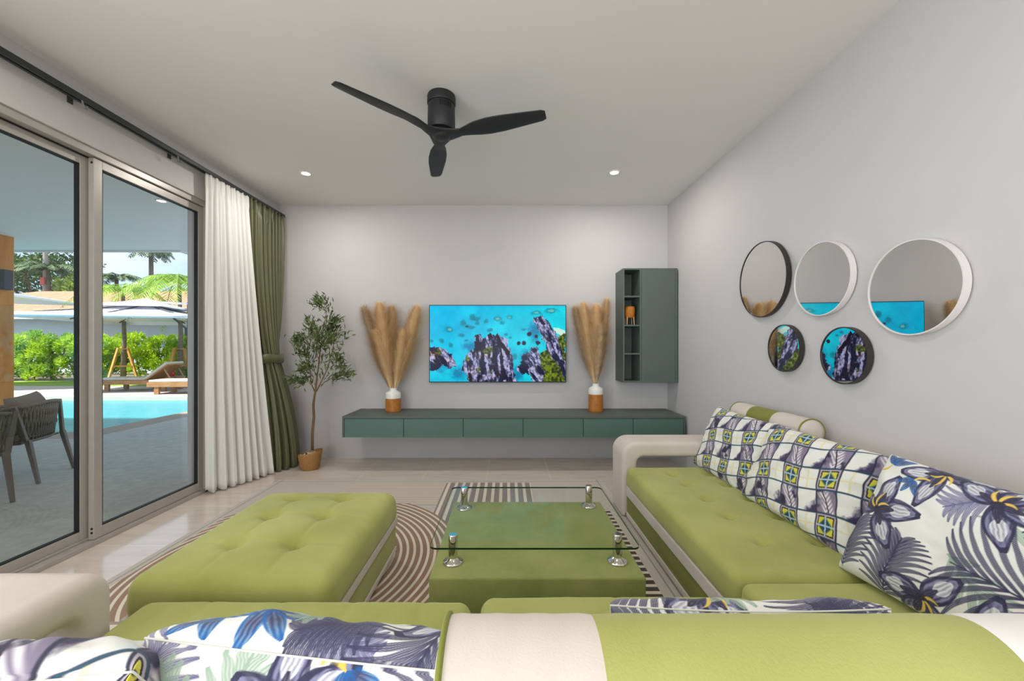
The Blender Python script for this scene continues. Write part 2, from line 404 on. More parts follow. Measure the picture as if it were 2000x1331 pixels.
# ------------------------------------------------------------------ ceiling fan
FANM = mat('fan_black', (34, 35, 36), .55, var=.12, scale=12, stretch=(1, 1, 4))
fan = thing('ceiling_fan', 'black three bladed ceiling fan mounted close to the white ceiling', 'fan', (-.41, 2.47, H), 0)
MB().lathe([(.0, 0), (.085, 0), (.088, -.01), (.088, -.05), (.085, -.055), (0, -.055)], n=48).build('ceiling_mount', FANM, fan, auto=30)
b_ = MB().lathe([(.0, -.055), (.080, -.055), (.084, -.062), (.086, -.20), (.078, -.215), (0, -.215)], n=48); b_.build('motor_housing', FANM, fan, auto=30)
ventm = mat('vent_dark', (8, 8, 8), .8)
vb = MB()
for k in range(6):
    a = R(-85 + k * 9); c, s_ = math.cos(a), math.sin(a)
    vb.box(-.002, .002, -.003, .003, -.015, .015, M=Matrix.Translation((.0855 * c, .0855 * s_, -.085)) @ Matrix.Rotation(a, 4, 'Z'))
vb.build('vent_slots', ventm, fan)
MB().lathe([(0, -.213), (.05, -.213), (.062, -.225), (.06, -.25), (.035, -.268), (0, -.272)], n=32).build('hub', FANM, fan, smooth=True)
def blade(ang):
    ns, nc = 30, 14; V = []
    for i in range(ns):
        t = i / (ns - 1); r = .02 + t * .64
        wdt = np.interp(t, [0, .08, .17, .3, .45, .6, .85, .97, 1], [.15, .112, .070, .108, .130, .128, .100, .086, .064])
        zz = -.242 + np.interp(t, [0, .15, .3, 1], [0, .0, .012, .02]); tw = -R(np.interp(t, [0, .16, .35, 1], [0, 5, 14, 11]))
        th = np.interp(t, [0, .12, .3, 1], [.028, .02, .012, .009]) / 2
        off = np.interp(t, [0, .3, 1], [0, .004, -.012])
        for k in range(nc):
            a = 2 * math.pi * k / nc; u = math.cos(a) * wdt / 2; v = math.sin(a) * th
            V.append((r, off + u * math.cos(tw) - v * math.sin(tw), zz + u * math.sin(tw) + v * math.cos(tw)))
    F = [(i * nc + k, i * nc + (k + 1) % nc, (i + 1) * nc + (k + 1) % nc, (i + 1) * nc + k) for i in range(ns - 1) for k in range(nc)]
    o = mesh_np('blade', V, F, FANM, fan, True); o.rotation_euler = (0, 0, ang)
    bm = bmesh.new(); bm.from_mesh(o.data); bmesh.ops.holes_fill(bm, edges=[e for e in bm.edges if e.is_boundary]); bmesh.ops.recalc_face_normals(bm, faces=bm.faces[:]); bm.to_mesh(o.data); bm.free()
for a in (-15, 225, 104): blade(R(a))

# ------------------------------------------------------------------ downlights
TRIM = mat('white_trim', (238, 236, 230), .5); DIF = emit_mat('lamp_diffuser', (255, 226, 190), 6)
def downlight(x, y, z, label, watts, root=None):
    d = thing('downlight', label, 'ceiling light', (x, y, z), 0, 'recessed ceiling downlights')
    MB().lathe([(.038, -.0005), (.052, -.0005), (.052, -.004), (.040, -.007), (.038, -.007), (.038, -.0005)], n=32).build('trim_ring', TRIM, d, smooth=True)
    MB().lathe([(0, -.001), (.0385, -.001), (.0385, -.004), (0, -.005)], n=32).build('diffuser', DIF, d)
    lamp('lamp_light', 'AREA', (0, 0, -.012), (0, 0, 0), watts, (1, .965, .925), .10, parent=d)
    return d
downlight(-1.815, 3.56, H, 'round recessed downlight near the back left corner of the room ceiling, above the potted olive', 8)
downlight(.965, 3.54, H, 'round recessed downlight near the back right of the room ceiling, above the wall cabinet', 8)
for x, y, lb in ((-1.815, 1.25, 'above the ottoman'), (.15, 1.25, 'above the coffee table'), (-1.815, -3.2, 'in the rear of the room on the window side'), (.965, -3.2, 'in the rear of the room on the mirror wall side')):  # out-of-view downlights added to brighten floor, seating and room
    downlight(x, y, H, 'added unseen ceiling downlight ' + lb, 8)

# ------------------------------------------------------------------ floating media console
CAB = mat('matt_teal_green_lacquer', (80, 110, 101), .5, var=.02); CABG = mat('matt_grey_green_lacquer', (86, 96, 88), .5, var=.02)
GAP = mat('shadow_gap', (30, 38, 36), .7)
con = thing('media_console', 'long floating dark green console with six drawer fronts under the television', 'cabinet', (0, 0, 0))
cx0, cx1, cy0, cy1, cz0, cz1 = -1.618, 1.752, 3.87, YB - .003, .341, .547
MB().box(cx0, cx1, cy0, cy1, cz1 - .020, cz1).build('top_panel', CABG, con, bevel=.001)
MB().box(cx0, cx0 + .018, cy0, cy1, cz0, cz1 - .0205).box(cx1 - .016, cx1, cy0, cy1, cz0, cz1 - .0205).box(cx0 + .018, cx1 - .016, cy0 + .022, cy1, cz0, cz0 + .016).box(cx0 + .018, cx1 - .016, cy0 + .03, cy0 + .035, cz0 + .016, cz1 - .0205).build('carcass', CABG, con, bevel=.001)
dv = [-1.598, -1.015, -.429, .159, .750, 1.240, 1.735]
for a, c in zip(dv, dv[1:]):
    MB().box(a + .0025, c - .0025, cy0 + .001, cy0 + .021, cz0, cz1 - .024).build('drawer_front', CAB, con, bevel=.001)

# ------------------------------------------------------------------ wall cabinet
wc = thing('wall_cabinet', 'tall green wall cabinet with open shelves on its left and one door', 'cabinet')
x0, x1, y0, y1, z0, z1 = 1.203, 1.765, 4.08, YB - .003, .86, 2.045
t_ = .016
MB().box(x0, x0 + .014, y0, y1, z0, z1).box(x1 - .022, x1, y0, y1, z0, z1).box(x0 + .014, x1 - .022, y0, y1, z1 - t_, z1).box(x0 + .014, x1 - .022, y0, y1, z0, z0 + t_).box(1.376, 1.392, y0 + .001, y1, z0 + t_, z1 - t_).box(x0 + .014, x1 - .022, y1 - .012, y1, z0 + t_, z1 - t_).build('carcass', CABG, wc, bevel=.001)
for z in (1.744, 1.444, 1.15):
    MB().box(x0 + .014, 1.376, y0 + .003, y1 - .012, z, z + t_).build('shelf', CABG, wc, bevel=.001)
MB().box(1.394, x1 - .024, y0 - .002, y0 + .018, z0 + .001, z1 - .001).build('door', CABG, wc, bevel=.001)
# basket planter on the shelf
pl = thing('basket_planter', 'small orange woven planter on pale wooden legs in the open shelf', 'planter', (1.30, 4.18, 1.46))
def basket_mat(name, a, b_, sc=60):
    m, nt, p, b = newmat(name); v = b.pos(); x, y, z = b.xyz(v)
    ang = b.m('ARCTAN2', y, x)
    w_ = b.m('SINE', b.m('ADD', b.m('MULTIPLY', z, sc * 6), b.m('MULTIPLY', b.m('SINE', b.m('MULTIPLY', ang, 16)), 1.4)))
    f = b.ramp(w_, -1, 1); nt.links.new(b.mix(f, rgb(*a), rgb(*b_)), p.inputs['Base Color']); p.inputs['Roughness'].default_value = .7
    nt.links.new(b.bump(w_, .4, .004), p.inputs['Normal']); return m
MB().lathe([(0, .075), (.045, .075), (.052, .085), (.056, .12), (.056, .175), (.05, .195), (.044, .2), (.044, .195), (.05, .17), (.048, .10), (0, .09)], n=32).build('basket', basket_mat('orange_weave', (150, 82, 16), (216, 140, 40), 110), pl, smooth=True)
for k in range(4):
    a = R(45 + 90 * k); MB().tube([(.046 * math.cos(a), .046 * math.sin(a), .10), (.054 * math.cos(a), .054 * math.sin(a), 0)], .006, 8, .0045).build('leg', wood('pale_peg', (226, 190, 140), (206, 166, 116)), pl)

# ------------------------------------------------------------------ television
def tv_paint(W, Hh):
    X, Y = np.meshgrid(np.linspace(0, 300, W), np.linspace(180, 0, Hh), indexing='ij')   # x right, y down (crop units /6.667 -> 300x180)
    n1 = fbm(X / 30, Y / 30, 1); n2 = fbm(X / 7, Y / 7, 9); n3 = fbm(X / 3, Y / 3, 20); n4 = fbm(X / 60, Y / 60, 50)
    C = np.zeros(X.shape + (3,)); t = np.clip(X / 300, 0, 1)[..., None]; u = np.clip((Y - 15) / 150, 0, 1)[..., None]
    C[:] = np.array([0, 186, 236]) * (1 - t) + np.array([0, 206, 222]) * t
    C = C * (1 - u * .35) + np.array([10, 178, 190]) * u * .35
    C += (n1[..., None] - .5) * np.array([30, 60, 40]) + (n2[..., None] - .5) * 14
    def mixc(mask, c): 
        nonlocal C; mk = np.clip(mask, 0, 1)[..., None]; C = C * (1 - mk) + np.asarray(c, float) * mk
    mixc(np.clip((22 - Y) / 14, 0, 1) * .5, (10, 120, 190))
    def blob(x, y, rx, ry, soft=.3, jit=.5): 
        d = np.sqrt(((X - x) / rx) ** 2 + ((Y - y) / ry) ** 2) + (n2 - .5) * jit * 1.6 + (n3 - .5) * jit * .6
        return np.clip((1 - d) / soft, 0, 1)
    for x, y, rx, ry, inner in ((58, 64, 9, 6, 1), (84, 52, 8, 7, 0), (104, 40, 7, 9, 0), (112, 52, 6, 5, 0), (91, 58, 5, 5, 2), (129, 48, 6, 5, 0), (152, 43, 9, 6, 1), (161, 51, 6, 5, 0), (175, 40, 8, 5, 1), (42, 87, 6, 6, 0), (60, 95, 5, 6, 0), (81, 75, 7, 4, 0), (101, 60, 9, 3, 0), (108, 43, 12, 5, 0), (137, 65, 7, 4, 0), (203, 64, 6, 3, 0), (22, 86, 4, 4, 0), (168, 74, 5, 3, 0), (90, 86, 5, 3, 0), (228, 31, 12, 5, 1), (256, 27, 14, 6, 1), (185, 118, 8, 7, 0), (177, 80, 4, 3, 0)):
        mixc(blob(x, y, rx * 1.1, ry * 1.1, .5) * .75, (14, 120, 138))
        if inner: mixc(blob(x, y, rx * .6, ry * .55, .4) * .8, (130, 190, 180) if inner == 1 else (16, 30, 60))
    # water shadows around the stacks
    for x, y, rx, ry in ((98, 97, 22, 14), (76, 150, 24, 16), (165, 155, 30, 22), (192, 150, 14, 18), (225, 70, 16, 26), (38, 128, 28, 24), (210, 118, 18, 20)):
        mixc(blob(x, y, rx, ry, .7) * .7, (8, 100, 150))
    def poly(pts, j=3.0):
        xs = X + (n2 - .5) * j * 4; ys = Y + (n3 - .5) * j * 3; ins = np.zeros(X.shape, bool); P = pts
        for i in range(len(P)):
            (xa, ya), (xb, yb) = P[i], P[i - 1]
            c_ = ((ya > ys) != (yb > ys)) & (xs < (xb - xa) * (ys - ya) / (yb - ya + 1e-9) + xa); ins ^= c_
        return ins.astype(float)
    def rockcol(ang, seed, warm=0):
        ca, sa = math.cos(ang), math.sin(ang); A = X * ca + Y * sa; B = -X * sa + Y * ca
        s1 = fbm(A / 15 + fbm(X / 8, Y / 8, seed + 2) * 1.2, B / 6, seed); s2 = fbm(A / 4, B / 2.4, seed + 5)
        v = np.clip((s1 - .44) * 5.5, 0, 1) * (.45 + .75 * np.clip((s2 - .3) * 2.4, 0, 1)) + .10 * s2
        v = np.clip(v, 0, 1)[..., None]
        c = np.array([14, 16, 44]) * (1 - v) + np.array([176, 176, 216]) * v
        c = c + warm * np.clip((fbm(X / 9, Y / 9, seed + 9) - .56) * 7, 0, 1)[..., None] * np.array([60, 18, -30]); return c
    def rock(pts, ang, seed, warm=.4, j=3.0):
        mk = poly(pts, j)[..., None]; nonlocal C; C = C * (1 - mk) + rockcol(ang, seed, warm) * mk
    rock([(18, 100), (34, 98), (48, 103), (58, 112), (68, 124), (70, 136), (58, 142), (46, 134), (36, 140), (26, 148), (18, 144)], 1.0, 61, .8)
    rock([(84, 130), (92, 112), (100, 102), (108, 110), (106, 96), (108, 76), (116, 72), (122, 82), (132, 78), (138, 70), (146, 78), (152, 70), (160, 78), (172, 82), (172, 95), (180, 112), (182, 130), (186, 150), (188, 170), (96, 170), (92, 152), (82, 142)], 1.45, 71, .35)
    rock([(190, 142), (198, 128), (206, 112), (216, 112), (218, 100), (228, 98), (232, 108), (240, 118), (244, 150), (240, 170), (222, 170), (214, 152), (198, 152)], .9, 81, .1)
    rock([(224, 40), (234, 38), (250, 42), (256, 52), (264, 66), (274, 82), (280, 90), (288, 120), (286, 170), (262, 170), (250, 130), (248, 100), (238, 78), (228, 60), (224, 50)], 1.15, 91, 0)
    for x, y, r_ in ((214, 73, 5), (228, 78, 4), (231, 90, 5), (194, 91, 4), (204, 91, 5), (224, 105, 6), (205, 120, 7), (112, 78, 4)): mixc(blob(x, y, r_, r_, .3), (34, 30, 58))
    mixc(poly([(132, 74), (138, 70), (142, 80), (138, 84)], 1) + poly([(148, 76), (152, 70), (160, 88), (176, 108), (178, 116), (170, 112), (156, 96)], 1.5), (22, 14, 34))
    def green(mask):
        nonlocal C; g = np.clip((fbm(X / 4, Y / 4, 33) - .3) * 2.2, 0, 1)[..., None]; mk = np.clip(mask, 0, 1)[..., None]
        C = C * (1 - mk) + (np.array([22, 38, 10]) * (1 - g) + np.array([134, 150, 30]) * g) * mk
    green(poly([(236, 112), (246, 104), (254, 110), (262, 124), (272, 136), (280, 150), (286, 170), (238, 170), (244, 150), (236, 130)], 3))
    green(poly([(272, 76), (286, 70), (286, 130), (282, 124), (276, 100), (272, 88)], 2.5))
    green(blob(134, 106, 13, 9, .3) * (n3 > .42)); green(blob(94, 122, 6, 6, .4) * (n3 > .45)); green(blob(116, 144, 7, 8, .4) * (n3 > .48)); green(blob(37, 108, 6, 7, .4)); green(blob(140, 145, 6, 12, .4) * (n3 > .5))
    mixc(poly([(262, 60), (286, 66), (286, 72), (274, 76), (266, 70)], 1.5) * .9, (214, 232, 214))
    return C
tv = thing('television', 'flat black edged television showing turquoise sea and rocks, hung above the console', 'television', (0, 0, 0))
tx0, tx1, tz0, tz1, ty = -.853, .650, .840, 1.690, 4.32
MB().box(tx0, tx1, ty, ty + .03, tz0, tz1).build('bezel', BLACK, tv, bevel=.002)
MB().box(-.25, .05, ty + .03, YB - .003, 1.1, 1.4).build('wall_bracket', BLACK, tv)
W_, H_ = 460, 262
C = tv_paint(W_, H_)
# crop the painted canvas to the screen area (18..286 , 16..168 of 300x180)
ix = np.linspace(18.5 / 300 * (W_ - 1), 285.5 / 300 * (W_ - 1), W_).round().astype(int); jz = np.linspace((180 - 167) / 180 * (H_ - 1), (180 - 17) / 180 * (H_ - 1), H_).round().astype(int)
C = C[ix][:, jz]
gx, gz = np.meshgrid(np.linspace(tx0 + .008, tx1 - .008, W_), np.linspace(tz0 + .01, tz1 - .008, H_), indexing='ij')
V = np.stack([gx, np.full_like(gx, ty - .0012), gz], -1).reshape(-1, 3)
SCR = attr_mat('screen_picture', .12, emit=.8)
mesh_np('screen', V, grid_faces(W_, H_)[:, ::-1], SCR, tv, paint=C.reshape(-1, 3))

# ------------------------------------------------------------------ vases and pampas
ORW = mat('orange_wood', (190, 122, 46), .45, c2=(166, 98, 34), scale=30)
VWH = mat('vase_white_glaze', (232, 228, 222), .35)
def vase(label, x, y, h1, h2, r):
    v = thing('vase', label, 'vase', (x, y, cz1))
    MB().lathe([(0, 0), (r * .93, 0), (r * .985, .006), (r, .02), (r * .985, h1)], n=40).build('base', ORW, v, auto=50)
    MB().lathe([(r * .985, h1), (r * .99, h1 + h2 * .35), (r * .93, h1 + h2 * .55), (r * .55, h1 + h2 * .72), (r * .46, h1 + h2 * .78), (r * .46, h1 + h2), (r * .36, h1 + h2), (r * .36, h1 + h2 * .8), (0, h1 + h2 * .78)], n=40).build('neck', VWH, v, auto=50)
    v.children[1]['label'] = 'white glazed upper half and neck of the vase'
vase('left vase with orange wooden base and white shoulder, on the console beside the potted olive', -1.202, 4.17, .142, .108, .080)
vase('right vase with taller orange wooden base and white top, nearer the wall cabinet', .94, 4.17, .185, .112, .077)
def plume(label, base, tip, width, n, c, c2, seed, group, bend=(0, 0, 0), start=.10):
    n = int(n * 2.3)
    base, tip, bend = Vector(base), Vector(tip), Vector(bend)
    p = thing('pampas_plume', label, 'dried grass', base, 0, group)
    rr = np.random.default_rng(seed)
    def P(t): return (tip - base) * t + bend * (math.sin(t * math.pi / 1.0) * 1.0)
    mname = 'plume_%s_%s' % (c, c2)
    m = mat(mname, c, .95, c2=c2, scale=18, sheen=.3)
    MB().tube([P(t) for t in np.linspace(0, .97, 8)], .0035, 5, .0015).build('stem', m, p)
    t = start + (1 - start) * rr.random(n) ** .85
    pts = np.array([tuple(P(a)) for a in t]); d = np.array([tuple(P(min(a + .05, 1.05)) - P(a - .05)) for a in t]); d /= np.linalg.norm(d, axis=1, keepdims=True)
    prof = np.interp(t, [start, .35, .6, .85, 1.0], [.45, .9, 1, .8, .4]) * width * 2.9
    ang = rr.random(n) * 2 * np.pi; ux = np.cross(d, [0, 1, .1]); ux /= np.linalg.norm(ux, axis=1, keepdims=True); uy = np.cross(ux, d)
    side = ux * np.cos(ang)[:, None] + uy * np.sin(ang)[:, None] * .6
    L = (.12 + .13 * rr.random(n)) * np.interp(t, [0, .8, 1], [1.1, 1, .55]); q = .15 + .85 * rr.random(n) ** 1.3; q = np.where(rr.random(n) < .12, q * 1.7, q)
    root = pts + side * (prof * .12)[:, None]
    mid = root + d * (L * .62)[:, None] + side * (prof * q * .45)[:, None]
    end = root + d * (L * 1.0)[:, None] + side * (prof * q * 1.0)[:, None] + rr.normal(size=(n, 3)) * .014; end[:, 2] -= L * .22
    wv = np.cross(d, side); wv /= np.linalg.norm(wv, axis=1, keepdims=True) + 1e-9; ww = (.0005 + .0006 * rr.random(n))[:, None]
    V = np.stack([root - wv * ww, root + wv * ww, mid + wv * ww, mid - wv * ww, end + wv * ww * .2, end - wv * ww * .2], 1).reshape(-1, 3)
    b0 = np.arange(n) * 6; F = np.concatenate([np.stack([b0, b0 + 1, b0 + 2, b0 + 3], -1), np.stack([b0 + 3, b0 + 2, b0 + 4, b0 + 5], -1)])
    mesh_np('plume_head', V, F, m, p)
    return p
zb = cz1 + .17
GOLD, GOLD2, TAU, TAU2 = (250, 222, 174), (240, 202, 146), (216, 190, 156), (188, 160, 128)
G1 = 'pampas plumes in the left vase'; G2 = 'pampas plumes in the right vase'
def zz(py, Y): return 1.23 + (678 - py) * Y / 770
def xx(px, Y): return (px - 990) * Y / 770
for lb, px, py, w_, n, c, c2, y in (
    ('thin brownish pampas plume at the far left of the left vase', 714, 612, .05, 2600, TAU, TAU2, 4.2),
    ('broad golden pampas plume, second from the left in the left vase', 742, 606, .07, 4200, GOLD, GOLD2, 4.13),
    ('upright brownish pampas plume in the middle of the left vase', 765, 612, .052, 3600, TAU, GOLD2, 4.2),
    ('golden pampas plume leaning right out of the left vase', 812, 611, .062, 4200, GOLD, GOLD2, 4.16),
    ('short golden pampas plume leaning slightly right in front in the left vase', 785, 660, .055, 3000, GOLD, GOLD2, 4.12),
    ('short golden pampas plume low on the left side of the left vase', 738, 660, .052, 3000, GOLD, GOLD2, 4.12)):
    plume(lb, (-1.202 + (px - 768) * .0003, 4.17, zb), (xx(px, y), y, zz(py, y)), w_, n, c, c2, px, G1, (0, 0, .0))
for lb, px, py, w_, n, c, c2, y in (
    ('narrow brownish pampas plume leaning left out of the right vase', 1126, 612, .05, 2600, TAU, TAU2, 4.2),
    ('golden pampas plume, second from the left in the right vase', 1141, 607, .052, 3600, GOLD, GOLD2, 4.14),
    ('broad golden upright pampas plume in the middle of the right vase', 1165, 610, .06, 4200, GOLD, GOLD2, 4.12),
    ('tall brownish pampas plume leaning towards the wall cabinet in the right vase', 1184, 598, .036, 3400, TAU, GOLD2, 4.18),
    ('short golden pampas plume at the front of the right vase', 1172, 650, .048, 2600, GOLD, TAU2, 4.1)):
    plume(lb, (.94 + (px - 1160) * .0002, 4.17, zb + .05), (xx(px, y), y, zz(py, y)), w_, n, c, c2, px, G2)

# ------------------------------------------------------------------ potted olive
ol = thing('potted_olive_tree', 'slender artificial olive tree in a round woven basket pot beside the green curtain', 'plant', (-1.985, 3.98, 0))
POTM = basket_mat('basket_weave', (140, 96, 48), (196, 148, 86), 70)
tilt = lambda x: .018 * x / .11
b_ = MB(); n = 40; rings = []
for r_, z_, k_ in ((.001, 0, 0), (.08, 0, 0), (.088, .01, 0), (.112, .15, 1), (.114, .17, 1), (.106, .17, 1), (.10, .13, 1), (.001, .125, .6)):
    rings.append([b_.bm.verts.new((r_ * math.cos(2 * math.pi * k / n), r_ * math.sin(2 * math.pi * k / n), z_ + k_ * .022 * math.cos(2 * math.pi * k / n) * r_ / .11)) for k in range(n)])
for A, B in zip(rings, rings[1:]):
    for k in range(n): b_.bm.faces.new((A[k], A[(k + 1) % n], B[(k + 1) % n], B[k]))
b_.build('basket_pot', POTM, ol, smooth=True)
MB().lathe([(0, .125), (.098, .125), (.098, .14), (0, .148)], n=30).build('soil', mat('dark_soil', (30, 26, 24), .95, bump=.8, bscale=60), ol)
b_ = MB()
for k in range(60):
    a, r_ = random.random() * 6.28, .09 * math.sqrt(random.random()); s_ = .006 + .005 * random.random()
    mm = Matrix.Translation((r_ * math.cos(a), r_ * math.sin(a), .15 + r_ * math.cos(a) * .1)) @ Matrix.Diagonal((s_ * 1.4, s_, s_ * .7, 1)); bmesh.ops.create_icosphere(b_.bm, subdivisions=1, radius=1, matrix=mm)
o = b_.build('pebbles', mat('white_pebbles', (226, 224, 218), .6), ol, smooth=True); o['kind'] = 'stuff'
BARK = mat('olive_bark', (134, 104, 72), .85, c2=(98, 74, 50), scale=10, stretch=(1, 1, .25), bump=.5, bscale=40)
def px2(px, py, dy=0): Y = 3.98 + dy; return Vector((xx(px, Y) + 1.985, dy, zz(py, Y)))
tr = MB()
main = [px2(610, 880), px2(610, 850), px2(613, 815), px2(612, 790), px2(616, 765), px2(619, 740)]
tr.tube(main, .014, 8, .010)
br = [([px2(616, 768), px2(607, 748), px2(607, 735), px2(603, 700, .02), px2(600, 665, .03), px2(606, 640)], .007),
      ([px2(618, 765), px2(628, 745), px2(640, 720, -.03), px2(648, 690, -.05), px2(655, 655, -.03), px2(665, 650)], .007),
      ([px2(618, 745), px2(622, 715), px2(626, 680, .02), px2(632, 640, .02), px2(638, 610), px2(630, 588)], .008),
      ([px2(632, 748, -.02), px2(650, 738, -.05), px2(668, 732, -.06), px2(684, 730, -.06)], .004),
      ([px2(607, 735), px2(595, 742, -.05), px2(580, 742, -.07), px2(567, 742, -.08)], .004),
      ([px2(603, 700, .02), px2(590, 690, -.03), px2(580, 672, -.04)], .004), ([px2(648, 690, -.05), px2(662, 700, -.08), px2(668, 716, -.1)], .003),
      ([px2(626, 680, .02), px2(612, 650, -.08), px2(602, 622, -.06)], .004), ([px2(600, 665, .03), px2(586, 660, .06), px2(580, 664, .08)], .003),
      ([px2(632, 640, .02), px2(648, 630, .08), px2(655, 625, .1)], .003), ([px2(638, 610), px2(624, 592, -.03), px2(618, 588, -.04)], .003),
      ([px2(626, 680, .02), px2(640, 668, -.12), px2(650, 660, -.14)], .004), ([px2(610, 700, .02), px2(600, 716, -.12), px2(592, 720, -.14)], .003),
      ([px2(616, 700), px2(620, 670, -.13), px2(622, 650, -.15)], .004), ([px2(628, 660), px2(644, 650, .12), px2(650, 640, .14)], .004)]
for pts, r_ in br: tr.tube(pts, r_, 6, .0015)
tr.build('trunk', BARK, ol, smooth=True)
P, D = [], []; rr = np.random.default_rng(4)
for pts, r_ in br:
    for k in range(105):
        t = (.22 + .78 * rr.random()) * (len(pts) - 1); i = min(int(t), len(pts) - 2); q = pts[i].lerp(pts[i + 1], t - i)
        d0 = (pts[i + 1] - pts[i]).normalized(); off = Vector(rr.normal(size=3) * .05 * (1 if len(pts) > 4 else .55))
        sd = Vector(rr.normal(size=3)).normalized()
        P.append(q + off); D.append(d0 * .8 + sd * .8 + Vector((0, 0, .25)))
P = np.array(P); D = np.array(D)
leaf_cloud('foliage', P, D, .045 + .025 * rr.random(len(P)), .0145, mat('olive_leaf', (112, 126, 66), .5, c2=(66, 84, 46), scale=14), ol)
for px_, py_ in ((627, 582), (619, 589), (649, 608), (660, 638), (674, 652), (578, 690), (679, 737), (565, 742), (598, 622), (602, 634)):
    MB().lathe([(0, -.013), (.008, -.008), (.010, 0), (.008, .008), (0, .013)], tuple(px2(px_, py_, .0)), 10).build('olive_fruit', mat('dark_olive', (38, 34, 34), .4), ol, smooth=True)

# ------------------------------------------------------------------ mirrors
MIR = mat('mirror_silver', (214, 214, 212), .0, metal=1)
WFR = mat('white_mirror_frame', (226, 218, 216), .45); BFR = mat('black_mirror_frame', (46, 40, 36), .45)
def mirror(label, y, z, d, m):
    o = thing('round_mirror', label, 'mirror', (XR - .004, y, z), 0, 'round wall mirrors'); o.rotation_euler = (0, R(-.35), R(-1.2)); r = d / 2
    M = Matrix.Rotation(R(-90), 4, 'Y'); n = 96
    MB().lathe([(r - .012, 0), (r, 0), (r, .030), (r - .005, .030), (r - .005, .025), (r - .012, .025), (r - .012, 0)], n=n, M=M).build('frame', m, o, auto=30)
    MB().lathe([(0, .018), (r - .0055, .018), (r - .0055, .026), (0, .026)], n=n, M=M).build('glass', MIR, o)
mirror('round black framed mirror at the upper left of the wall group, reflecting plain wall', 2.71, 1.692, .515, BFR)
mirror('round white framed mirror of middle size between the black one and the largest white one', 2.20, 1.609, .410, WFR)
mirror('round white framed mirror farthest right on the wall, reflecting television and dried grass', 1.707, 1.487, .412, WFR)
mirror('small black framed round mirror at the lower left of the wall group', 2.495, 1.222, .298, BFR)
mirror('black framed round mirror at the lower right of the wall group, filled with reflected rocks', 2.053, 1.185, .298, BFR)
# ------------------------------------------------------------------ rug
def rug_mat():
    m, nt, p, b = newmat('striped_rug'); x, y, z = b.xyz(b.pos('World'))
    M = b.m
    def inr(c, lo, hi): return M('MULTIPLY', M('GREATER_THAN', c, lo), M('LESS_THAN', c, hi))
    def stripe(c, per, duty): return M('LESS_THAN', M('FRACT', M('DIVIDE', M('ADD', c, 50), per)), duty)
    base = rgb(196, 186, 174)
    c = b.mix(0.0, base, base)
    n = b.noise(b.pos('World'), 40, 3); c = b.mix(M('MULTIPLY', n, .25), base, rgb(184, 174, 162))
    cream = rgb(222, 208, 190)
    # thin horizontal lines
    A = M('MULTIPLY', inr(x, -1.40, -.54), inr(y, 3.04, 3.54))
    c = b.mix(A, c, b.mix(stripe(y, .034, .36), cream, rgb(152, 128, 116)))
    # thick lines running to the wall
    B = M('MULTIPLY', inr(x, -.54, .21), inr(y, 2.6, 3.54))
    c = b.mix(B, c, b.mix(stripe(x, .066, .62), cream, rgb(140, 124, 116)))
    # concentric arcs
    dx = M('SUBTRACT', x, -1.25); dy = M('SUBTRACT', y, 2.22)
    d = M('SQRT', M('ADD', M('MULTIPLY', dx, dx), M('MULTIPLY', dy, dy)))
    D = M('MULTIPLY', M('MULTIPLY', M('LESS_THAN', d, .98), M('LESS_THAN', y, 3.07)), M('GREATER_THAN', x, -2.02))
    c = b.mix(D, c, b.mix(stripe(d, .040, .62), cream, rgb(148, 116, 92)))
    # dark rungs beside the sofa
    E = M('MULTIPLY', inr(x, .1, .765), inr(y, 1.3, 2.96))
    c = b.mix(E, c, b.mix(stripe(y, .058, .6), cream, rgb(70, 56, 50)))
    F = M('MULTIPLY', inr(x, -2.02, -1.0), inr(y, 1.2, 1.75)); 
    c = b.mix(F, c, b.mix(stripe(y, .07, .5), cream, rgb(160, 140, 126)))
    # inner border line
    bx = M('MAXIMUM', inr(x, -2.055, -2.045), inr(x, .815, .825)); by = inr(y, 3.565, 3.573)
    c = b.mix(M('MAXIMUM', bx, by), c, rgb(150, 146, 140))
    nt.links.new(c, p.inputs['Base Color']); p.inputs['Roughness'].default_value = .95; p.inputs['Sheen Weight'].default_value = .2
    nt.links.new(b.bump(b.noise(b.pos('World'), 500, 2), .3, .003), p.inputs['Normal'])
    return m
rug = MB().box(-2.09, .875, 1.15, 3.62, .0005, .010, bev=.003).build('area_rug', rug_mat())
tag(rug, 'large flat rug with brown arcs and stripes under the ottoman and coffee table', 'rug')

